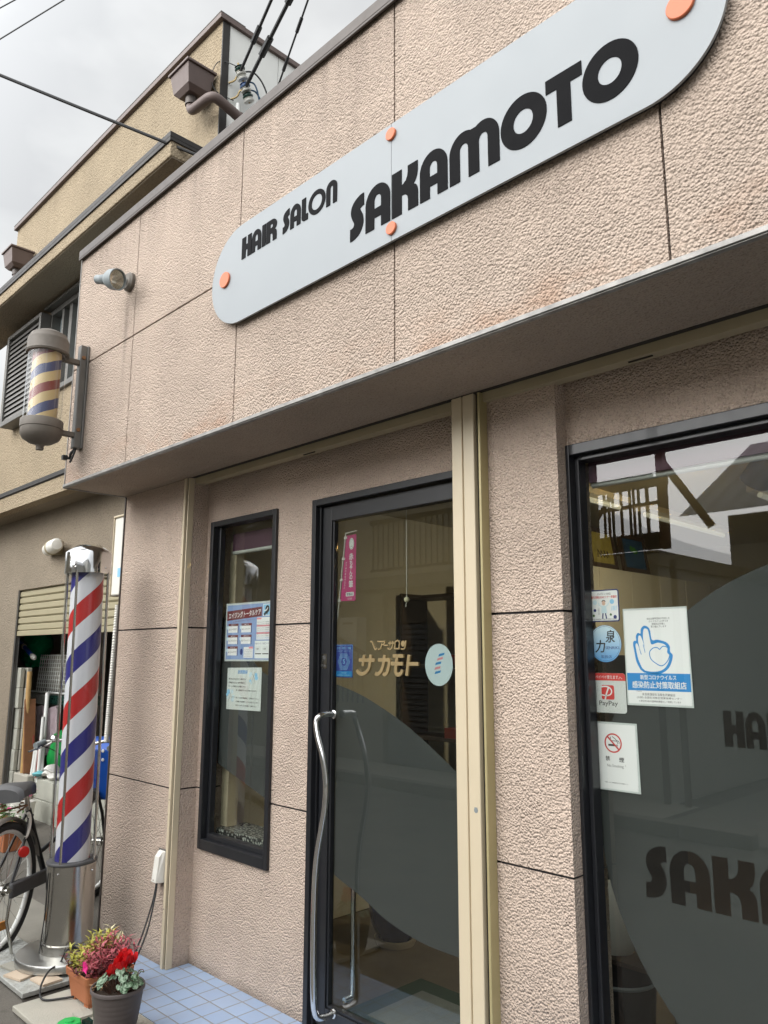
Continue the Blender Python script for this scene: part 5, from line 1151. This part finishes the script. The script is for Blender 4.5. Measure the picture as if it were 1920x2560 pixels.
# oval dealer sticker
o = sheet('sticker', 'pale to blue oval sticker with brush characters under the doctor sticker', 'sticker', ell(2.942,1.534,.058,.060,0,360,44), 'ink_navy')
k = Ink(o, PY); k.poly('sticker_gradient', [ell(2.942,1.534,.057,.059,0,360,44)], 1)
k.poly('ink_navy', [ell(2.942,1.534,.0535,.0555,0,360,44), ell(2.942,1.534,.0527,.0547,0,360,44)], 2)
k.t('ink', '泉', 2.944, 2.976, 1.537, 1.577, .03, 2, 0, .1); k.t('ink', '力', 2.905, 2.938, 1.505, 1.545, .03, 2, 0, .12); k.t('ink_navy', 'SENRIKI', 2.943, 2.990, 1.516, 1.525, .01); k.t('ink_navy', '取扱店', 2.926, 2.964, 1.487, 1.497, .01); k.done()
# payment sticker
o = sheet('sticker', 'white payment sticker with red top band and red square mark', 'sticker', rrect(2.881,3.007,1.3155,1.440,.010), 'paper_white')
k = Ink(o, PY); k.poly('ink_red', [[(2.8812,1.4165),(3.0068,1.4165)]+ell(2.997,1.430,.0098,.0098,0,90,5)+ell(2.891,1.430,.0098,.0098,90,180,5)], 1)
k.t('paper_white', 'ペイペイ使えます', 2.902, 2.982, 1.4215, 1.4335, .015); k.line('paper_white', [(2.984,1.4215),(2.988,1.429),(2.996,1.422)], .0014)
k.poly('ink_red', [rrect(2.921,2.966,1.357,1.402,.006)], 1)
k.line('paper_white', arcpts([(2.921,1.396),(2.935,1.398),(2.950,1.394),(2.957,1.384),(2.952,1.373),(2.938,1.369),(2.921,1.371)]), .004); k.line('paper_white', [(2.946,1.394),(2.938,1.375),(2.933,1.357)], .005)
k.t('ink_grey', 'PayPay', 2.911, 2.977, 1.334, 1.353, .012); k.done({'paper_white': 'printing'})
# big covid poster
o = sheet('poster', 'large white laminated poster with a blue outlined OK hand and blue band', 'poster', [(3.010,1.343),(3.223,1.343),(3.221,1.643),(3.010,1.643)], 'laminate')
k = Ink(o, PY); k.r('paper_white', 3.014, 3.218, 1.349, 1.637, 1)
for i, s in enumerate(('当店は業界団体が作成した','ガイドラインに基づき','感染防止対策に','取り組んでいます')):
    wd = .075*len(s)/12; k.t('ink', s, 3.128-wd/2, 3.128+wd/2, 1.6060-i*.0082, 1.6125-i*.0082, .01)
hand = arcpts([(3.060,1.453),(3.048,1.478),(3.043,1.510),(3.040,1.530),(3.043,1.541),(3.051,1.542),(3.051,1.556),(3.058,1.566),(3.067,1.564),(3.069,1.578),(3.080,1.588),(3.094,1.583),(3.100,1.570),(3.104,1.544),(3.122,1.544),(3.148,1.537),(3.160,1.524),(3.160,1.508),(3.168,1.496),(3.160,1.470),(3.146,1.452),(3.124,1.441),(3.095,1.440),(3.072,1.444)], 4)
k.poly('ink_blue', [hand], 2)
inner = arcpts([(3.066,1.458),(3.055,1.485),(3.050,1.512),(3.048,1.528),(3.053,1.534),(3.058,1.525),(3.063,1.510),(3.058,1.540),(3.060,1.556),(3.067,1.556),(3.075,1.535),(3.079,1.520),(3.075,1.550),(3.078,1.576),(3.086,1.579),(3.093,1.573),(3.097,1.548),(3.102,1.530),(3.122,1.535),(3.143,1.530),(3.152,1.519),(3.151,1.505),(3.158,1.495),(3.152,1.474),(3.140,1.458),(3.122,1.449),(3.096,1.447),(3.075,1.450)], 4)
k.poly('paper_white', [inner], 3)
hx, hz = 3.127, 1.490
heart = arcpts([(hx,hz+.024),(hx+.012,hz+.034),(hx+.028,hz+.028),(hx+.032,hz+.010),(hx+.022,hz-.012),(hx+.004,hz-.025),(hx-.014,hz-.018),(hx-.030,hz-.004),(hx-.033,hz+.016),(hx-.022,hz+.028),(hx-.008,hz+.030),(hx,hz+.024)], 5)
k.line('ink_blue', heart, .0028, 4)
k.line('ink_blue', [(3.061,1.516),(3.066,1.499)], .002, 4); k.line('ink_blue', [(3.074,1.530),(3.079,1.505)], .002, 4)
k.r('ink_blue', 3.014, 3.218, 1.389, 1.442, 2)
k.t('paper_white', '新型コロナウイルス', 3.058, 3.174, 1.4225, 1.437, .03, 4); k.t('paper_white', '感染防止対策取組店', 3.030, 3.204, 1.396, 1.4175, .035, 4)
k.t('ink', '実施団体', 3.042, 3.061, 1.3855, 1.3885, .0, 2)
k.t('ink', '奈良県理容生活衛生同業組合', 3.061, 3.168, 1.374, 1.382, .015); k.t('ink', '(公財) 全国生活衛生営業指導センター', 3.043, 3.188, 1.364, 1.3715, .015); k.t('ink', '※ 厚生労働省の国庫補助事業として実施しています', 3.050, 3.184, 1.3545, 1.3605, .015)
k.done()
# no smoking
o = sheet('poster', 'white laminated no smoking notice with a red crossed cigarette sign', 'poster', [(2.881,1.078),(3.039,1.078),(3.037,1.287),(2.884,1.287)], 'laminate')
k = Ink(o, PY); k.r('paper_white', 2.886, 3.031, 1.083, 1.281, 1)
k.line('ink', [(2.936,1.2165),(2.960,1.2165)], .006); k.line('ink', [(2.963,1.2165),(2.965,1.2165)], .006); k.line('ink', [(2.967,1.2165),(2.969,1.2165)], .006)
k.line('ink', arcpts([(2.944,1.242),(2.946,1.231),(2.958,1.230),(2.966,1.229),(2.969,1.222)]), .002); k.line('ink', arcpts([(2.950,1.243),(2.960,1.237),(2.965,1.232),(2.973,1.229),(2.974,1.222)]), .002)
k.poly('ink_red', [ell(2.953,1.223,.030,.030,0,360,40), ell(2.953,1.223,.0255,.0255,0,360,40)], 3); k.line('ink_red', [(2.934,1.242),(2.972,1.204)], .005, 3)
k.t('ink', '禁', 2.924, 2.939, 1.168, 1.182, .02); k.t('ink', '煙', 2.971, 2.988, 1.1665, 1.181, .02); k.t('ink_grey', 'No Smoking', 2.929, 2.985, 1.147, 1.158); k.t('ink_grey', '*', 2.990, 2.994, 1.155, 1.159)
k.t('ink', '「喫煙」とは、健康増進法に定める喫煙をいう。', 2.918, 2.997, 1.1005, 1.1045, .01); k.done()
# hair care poster in the narrow window
o = sheet('poster', 'blue hair care poster with slanted maroon title band in the narrow window', 'poster', [(.735,1.464),(1.139,1.467),(1.136,1.762),(.735,1.762)], 'laminate')
k = Ink(o, PY); k.r('poster_blue', .745, 1.128, 1.474, 1.752, 1)
k.poly('ink_maroon', [[(.745,1.688),(1.128,1.712),(1.128,1.752),(1.03,1.745),(.745,1.722)]] if False else [[(.745,1.672),(1.052,1.688),(1.052,1.735),(.745,1.722)]], 2)
k.t('paper_white', 'エイジングトータルケア', .760, 1.045, 1.681, 1.712, .02, 4, .05)
k.t('ink_maroon', '髪と頭皮を健やかに保つトータルケアメニュー', .80, 1.0, 1.662, 1.668, .0, 3, .05)
for i in range(3):
    for j in range(2):
        if i == 2 and j == 1: continue
        x0 = .760+j*.118; z0 = 1.610-i*.058
        k.r('ink_maroon', x0, x0+.092, z0+.034, z0+.046, 2); k.r('paper_white', x0, x0+.085, z0, z0+.034, 2); k.r('ink_navy', x0+.085, x0+.092, z0-.002, z0+.034, 2)
        k.t('paper_white', (('頭皮ケア','洗う'),('補修する','栄養を与える'),('育てる',''))[i][j], x0+.025, x0+.065, z0+.037, z0+.043, 0, 4)
        k.t('ink', (('B-21 トータルケア','B-21 シャンプー'),('B-21 スカルプパック','B-21 トリートメント'),('B-21 スカルプアクア',''))[i][j], x0+.006, x0+.080, z0+.012, z0+.022, .01, 4)
        k.poly('sky_paper', [ell(x0-.004, z0+.026, .009, .009)], 3)
k.r('paper_white', .905, .985, 1.482, 1.536, 2); k.poly('ink_navy', [ell(.885,1.512,.012,.016)], 3); k.r('ink_pink', .95, .985, 1.528, 1.538, 3)
for i in range(5): k.t('ink_grey', '毛穴の汚れを取り除きます', .912, .978, 1.486+i*.0085, 1.4905+i*.0085, 0, 3)
k.r('paper_white', 1.062, 1.122, 1.688, 1.748, 2); k.r('ink_lightblue', 1.066, 1.118, 1.692, 1.744, 3)
k.poly('ink', [ell(1.098,1.722,.017,.018)], 4); k.line('ink', [(1.072,1.693),(1.088,1.706),(1.10,1.70)], .014, 4); k.line('paper_white', [(1.072,1.714),(1.090,1.716),(1.102,1.728)], .006, 5)
k.r('paper_white', 1.012, 1.122, 1.572, 1.682, 2)
for i in range(3): k.r('ink_pink', 1.012, 1.05+.07*(i > 0), 1.672-i*.036, 1.680-i*.036, 3)
for i in range(9): k.t('ink_grey' if i % 3 else 'ink_blue', '髪のエイジングサイン 細毛 薄毛', 1.018, 1.115, 1.577+i*.0098, 1.5825+i*.0098, .01, 3)
k.r('paper', 1.000, 1.122, 1.480, 1.566, 2); k.t('ink_navy', '10分コース', 1.004, 1.056, 1.548, 1.558, .01, 3); k.t('ink_navy', '15分コース', 1.066, 1.118, 1.548, 1.558, .01, 3)
for x0 in (1.006, 1.066): k.r('laminate', x0, x0+.046, 1.512, 1.540, 3); k.t('ink', '¥ 通常', x0+.004, x0+.03, 1.522, 1.531, 0, 5); k.r('ink', x0, x0+.05, 1.500, 1.505, 3)
k.done()
# home visit notice
o = sheet('poster', 'pale aqua text notice below the hair care poster in the narrow window', 'poster', [(.768,1.223),(1.065,1.226),(1.066,1.436),(.768,1.431)], 'paper')
k = Ink(o, PY); k.t('ink_blue', '訪問理容', .862, .945, 1.402, 1.421, .045)
for i, (s, x0, x1) in enumerate((('寝たきりなど外出のむずかしい高齢者の方で',.782,.935),('介護認定された方、高齢で散髪所に',.782,.925),('行くことが困難な方はお電話ください',.782,.935),('県  出張理容サービスを受けられます。',.85,1.03),('',0,0),('詳しくは組合事務局に  お問合せ下さい。',.85,1.045),('ご家庭での散髪サービスが受けられます',.85,1.045),('お店にてお申し込みお気軽にご相談下さい。',.85,1.03))):
    if s: k.t('ink', s, x0, x1, 1.372-i*.0185, 1.380-i*.0185, .03)
rnd = random.Random(2)
for cxx, czz in ((.995,1.385),(.80,1.29)):
    for q in range(9): a = rnd.uniform(0,6.28); k.poly('ink_lightblue' if q % 2 else 'sky_paper', [ell(cxx+.028*math.cos(a), czz+.026*math.sin(a), rnd.uniform(.006,.014), rnd.uniform(.006,.013), 0, 360, 10)], 1+q % 3)
    k.line('ink_grey', arcpts([(cxx-.02,czz-.03),(cxx,czz),(cxx+.015,czz+.03)]), .0012, 5); k.line('ink_grey', arcpts([(cxx+.02,czz-.03),(cxx+.01,czz),(cxx-.01,czz+.02)]), .0012, 5)
k.done()
# door banner
t = thing('mini_banner', 'small pink vertical banner on a white stick inside the door glass', 'banner', (1.69, .552, 1.64))
mb = MB(); mb.tube([(1.678,.551,2.038),(1.627,.551,1.645)], .0028, 8); mb.tube([(1.676,.551,2.036),(1.752,.551,2.040)], .0022, 8); mb.build('stick', 'white_plastic', t)
for f in (.06,.36,.66,.95):
    x = 1.678-.051*f*.8; z = 2.036-.393*f*.8; mb = MB(); mb.box(x-.006,x+.012,.5475,.5545,z-.007,z+.003); mb.build('clip', 'white_plastic', t)
mb = MB(); mb.prism([[(1.646,1.733),(1.746,1.731),(1.748,2.026),(1.682,2.024)]], .5510, .5516); fb = mb.build('cloth', 'banner_pink', t)
mb = MB(); mb.prism([ell(1.717,1.985,.016,.026)], .5506, .55075); mb.build('portrait_oval', 'paper', fb)
mb = MB(); mb.prism([ell(1.717,1.985,.0135,.022), ell(1.717,1.985,.0125,.021)], .5504, .55055); mb.prism([arcpts([(1.711,1.975),(1.717,1.972),(1.723,1.975),(1.717,1.974)],3)], .5504, .55055); mb.build('line_drawing', 'ink_grey', fb)
mb = MB()
for i, ch in enumerate('赤ちゃんの筆'):
    s = .030 if ch in '赤筆' else .020; zc = (1.928,1.900,1.880,1.858,1.836,1.806)[i]; text(mb, ch, 1.716-s*.5, 1.716+s*.42, zc-s*.55, zc+s*.5, .5506, .03)
for i, ch in enumerate('お子様の誕生の記念に'): text(mb, ch, 1.680-.0012*i, 1.688-.0012*i, 1.898-i*.0125, 1.907-i*.0125, .5506, .0)
text(mb, '光文堂', 1.694, 1.722, 1.737, 1.746, .5506); mb.build('lettering', 'paper', fb)
mb = MB(); mb.prism([rrect(1.683,1.734,1.752,1.770,.004)], .5506, .55075); mb.build('lettering_plate', 'paper', fb)
mb = MB(); text(mb, '取扱店', 1.688, 1.729, 1.755, 1.767, .5503, .03); mb.build('lettering', 'ink', fb)
mb = MB(); mb.lathe([(.0001,-.012),(.008,-.012),(.011,-.004),(.019,.003),(.020,.0045)], (1.633,.548,1.713), 22, (0,-1,0), False); mb.build('suction_cup', 'lamp_glass', t)
# blue S sticker
o = sheet('sticker', 'indigo sticker with a hexagon S mark on the door glass', 'sticker', rrect(1.626,1.740,1.401,1.542,.003), 'sticker_indigo', .5440)
k = Ink(o, .5440); k.poly('ink_lightblue', [rrect(1.6285,1.7375,1.4035,1.5395,.002), rrect(1.630,1.736,1.405,1.538,.002)], 1); k.t('ink_lightblue', '安全・衛生・信頼', 1.638, 1.728, 1.521, 1.532, .02); k.t('ink_lightblue', 'お店選びのマークあなたのために', 1.638, 1.728, 1.511, 1.516, 0)
hexa = [(1.662,1.502),(1.704,1.502),(1.722,1.468),(1.704,1.434),(1.662,1.434),(1.644,1.468)]
for q in (1.0,.86,.72,.58): k.poly('ink_lightblue', [[(1.683+(x-1.683)*q, 1.468+(z-1.468)*q) for x, z in hexa], [(1.683+(x-1.683)*(q-.045), 1.468+(z-1.468)*(q-.045)) for x, z in hexa]], 2)
k.t('ink_lightblue', 'S', 1.676, 1.690, 1.459, 1.479, .03, 3); k.r('ink_blue', 1.6285, 1.7375, 1.4035, 1.428, 1); k.t('ink_lightblue', '理容店', 1.668, 1.700, 1.417, 1.424, 0, 3); k.t('ink_lightblue', '標準営業約款登録店', 1.640, 1.726, 1.407, 1.413, 0, 3); k.done()
# round pole emblem
o = sheet('sticker', 'round pale blue sticker with slanted red and blue barber bars on the door', 'sticker', ell(2.232,1.460,.071,.080,0,360,44), 'paper_aqua', .5440)
k = Ink(o, .5440)
for i, (c_, x, z) in enumerate((('ink_blue',2.246,1.497),('ink_pink',2.238,1.481),('ink_blue',2.229,1.464),('ink_pink',2.225,1.446),('ink_blue',2.226,1.430))): k.poly(c_, [[(x-.016,z-.006),(x+.014,z),(x+.017,z+.009),(x-.011,z+.004)]], 1)
k.done()
t = thing('pull_cord', 'thin cord with an ivory ball hanging behind the door glass', 'cord', (2.008, .60, 1.72))
mb = MB(); mb.tube([(2.008,.60,2.20),(2.009,.60,1.73)], .0014, 6); mb.tube([(2.008,.60,1.72),(2.004,.60,1.695)], .0016, 6); mb.build('string', 'white_plastic', t)
mb = MB(); mb.lathe([(.0001,-.0115)]+[(.0115*math.cos(a*.2618), .0115*math.sin(a*.2618)) for a in range(-5,6)]+[(.0001,.0115)], (2.009,.60,1.725), 18); mb.build('ball', 'ivory_ball', t)

# ================================================================== ACROSS THE STREET (seen mirrored in the glass)
h1 = thing('balcony_house', 'brown house across the street with shuttered garage and railed balcony', 'house', (-4, -6.5, 0))
mb = MB(); mb.box(-9, -3.78, -9, -5.1, 0, 2.46); mb.box(-3.78, -2.0, -9, -5.2, 1.95, 2.46); mb.box(-3.78,-2.0,-9,-5.25,0,1.95); mb.build('wall', 'house_brown', h1)
mb = MB(); mb.box(-2.0, .42, -9, -5.1, 0, 2.46); mb.build('wall', 'house_grey', h1)
mb = MB(); mb.box(-9, .46, -9, -5.02, 2.46, 2.62); mb.build('balcony_slab', 'house_brown', h1)
mb = MB()
for i in range(26): mb.box(-3.76, -2.02, -5.2, -5.18+.006*(i % 2), .02+i*.074, .02+i*.074+.062)
mb.build('roller_shutter', 'shutter_grey', h1)
mb = MB(); mb.box(-12, -6.3, -10, -6.6, 2.62, 5.4); mb.build('upper_wall', 'house_brown', h1)
mb = MB(); mb.box(-12.3, -6.0, -10.3, -6.2, 5.4, 5.55); mb.build('roof', 'kawara', h1)
rl = thing('balcony_railing', None, None); del rl['label']; del rl['category']; rl.parent = h1; rl.location = Vector((-1.5, -5.06, 2.62))-h1.location
mb = MB(); mb.box(-4.0, .44, -5.08, -5.04, 3.40, 3.47); mb.box(-4.0, .44, -5.075, -5.045, 2.70, 2.74); mb.build('rail', 'pipe_brown', rl)
mb = MB()
for i in range(42): mb.box(-3.95+i*.105, -3.925+i*.105, -5.07, -5.05, 2.74, 3.40)
mb.build('bars', 'pipe_brown', rl)
pg = thing('timber_frame', 'brown timber frame with braces above the balcony across the street', 'frame', (.0, -5.1, 2.62))
for nm, a, b, w_ in (('post',(.57,-5.0,2.62),(.57,-5.0,3.95),.09),('post',(-1.6,-5.0,2.62),(-1.6,-5.0,3.6),.09),('beam',(-1.9,-5.0,3.36),(.62,-5.0,3.36),.10),('brace',(.60,-4.98,3.55),(.95,-5.3,2.85),.07),('brace',(-.35,-4.98,2.85),(.0,-4.98,3.3),.04),('lower_rail',(-1.9,-5.0,3.08),(.57,-5.0,3.13),.04)):
    mb = MB(); mb.obox(a, b, w_, w_*.9); mb.build(nm, 'wood', pg)
for i in range(13): mb = MB(); mb.box(-1.45+i*.152, -1.425+i*.152, -5.01, -4.99, 2.62, 3.33); mb.build('slat', 'wood', pg)
mb = MB(); mb.box(-1.9, .52, -5.0+.02, -4.96+.02, 2.62, 2.80); mb.build('kick_board', 'dark_wood', pg)
for i, (x, l) in enumerate(((.40,'left downpipe on the corner of the house across the street'),(.62,'right downpipe standing off the corner of the house across the street'))):
    mb = MB(); mb.tube([(x,-5.03,.0),(x,-5.03,2.5)], .035, 10); mb.build('downpipe', 'pipe_brown', h1)
t = thing('water_heater', 'pale box water heater on the wall across the street', 'water heater', (-4.3, -5.0, 1.5)); mb = MB(); mb.box(-4.50,-4.12,-5.1,-4.90,1.45,2.05); mb.build('case', 'white_plastic', t, .01); mb = MB(); mb.box(-4.42,-4.2,-4.899,-4.895,1.95,1.98); mb.build('vent', 'dark_slot', t)
t = thing('stair_railing', 'black sloping stair railing across the street', 'railing', (-4.2, -4.8, 0)); mb = MB(); mb.obox((-4.6,-4.75,1.85),(-3.80,-4.75,1.52),.04,.05); mb.build('handrail', 'black_paint', t)
mb = MB()
for i in range(8): mb.box(-4.56+i*.105,-4.54+i*.105,-4.76,-4.74,.85-.05*i if False else .85,1.80-.043*i)
mb.build('bars', 'black_paint', t)
for nm, lab, x0, x1, y0, y1, hh, mt in (('plain_house','tall beige house farther left across the street',-26,-9.6,-12,-5.3,6.2,'house_brown'),('plain_house','grey house farther right across the street',10.5,26,-13,-5.5,6.0,'house_grey'),('plain_house','pale house closing the street far to the left',-40,-30,-9,8,6.5,'house_grey')):
    t = thing(nm, lab, 'house', ((x0+x1)/2, (y0+y1)/2, 0)); mb = MB(); mb.box(x0, x1, y0, y1, 0, hh); mb.build('wall', mt, t); mb = MB(); mb.box(x0-.3, x1+.3, y0-.3, y1+.3, hh, hh+.25); mb.build('roof', 'roof_tile_grey', t)
    for q in range(4):
        a = x0+(x1-x0)*(q+.3)/4; mb = MB(); mb.box(a, a+1.6, y1, y1+.05, 1.0, 2.2); mb.build('window', 'fog_glass', t); mb = MB(); mb.box(a, a+1.6, y1, y1+.05, 3.8, 5.0); mb.build('window', 'fog_glass', t)
for i, (a, b, l) in enumerate((((-7,-6.2,5.6),(8,-5.6,3.9),'street wire sloping down to the right across the street'),((-7,-6.6,4.2),(8,-6.4,6.4),'street wire sloping up to the right across the street'),((-3,-6.0,4.7),(9,-7.5,4.5),'level street wire across the street'))):
    mb = MB(); mb.tube([Vector(a).lerp(Vector(b), k/10)-Vector((0,0,.15*math.sin(PI*k/10))) for k in range(11)], .010, 6); tag(mb.build('street_wire', 'cable_black'), l, 'wire', 'street wires across the road')
t = thing('tv_aerial', 'television aerial on the tiled roof across the street', 'aerial', (1.4, -9.5, 4.2))
mb = MB(); mb.tube([(1.4,-9.5,4.0),(1.4,-9.5,5.6)], .02, 8); mb.build('mast', 'grey_metal', t)
mb = MB(); mb.tube([(.5,-9.5,5.3),(2.3,-9.5,5.45)], .014, 6); mb.build('boom', 'grey_metal', t)
for q in range(8):
    mb = MB(); mb.tube([(.6+q*.22,-9.8,5.31+q*.018),(.6+q*.22,-9.2,5.31+q*.018)], .009, 5); mb.build('element', 'grey_metal', t)
h2 = thing('tiled_house', 'pale house with grey tiled gable roof beyond the empty lot across the street', 'house', (5, -11, 0))
mb = MB(); mb.box(-.3, 9.5, -14, -9.0, 0, 3.6); mb.build('wall', 'house_grey', h2)
mb = MB(); mb.add([(-.75,-8.3,3.55),(10,-8.3,3.55),(10,-11.5,5.3),(-.75,-11.5,5.3),(-.75,-14.6,3.55),(10,-14.6,3.55)], [(0,1,2,3),(3,2,5,4)]); mb.build('roof', 'kawara', h2)
w_ = MB(); framebox(w_, .35, 1.55, 2.2, 3.1, .05, .05, .05, .05, -9.0, -8.94); w_.box(.93,.97,-9.0,-8.95,2.25,3.05); w_.build('window', 'pipe_brown', h2)
mb = MB(); mb.box(.40,1.50,-8.98,-8.965,2.25,3.05); mb.build('pane', 'fog_glass', h2)
t = thing('utility_pole', 'grey concrete utility pole across the street with cross arms', 'utility pole', (1.9, -4.6, 0)); mb = MB(); mb.tube([(1.3,-7.6,0),(1.3,-7.6,9.5)], [.15,.10], 16); mb.build('pole', 'concrete', t); mb = MB(); mb.box(.5,2.1,-7.65,-7.55,8.6,8.7); mb.build('cross_arm', 'grey_metal', t)
for i, (z, l) in enumerate(((8.7,'upper street wire on the pole across the street'),(7.4,'lower street wire on the pole across the street'))):
    mb = MB(); mb.tube([Vector((-14,-7.6,z)).lerp(Vector((14,-7.0,z)), k/12)-Vector((0,0,.3*math.sin(PI*k/12))) for k in range(13)], .018, 6); tag(mb.build('street_wire', 'cable_black'), l, 'wire', 'street wires across the road')
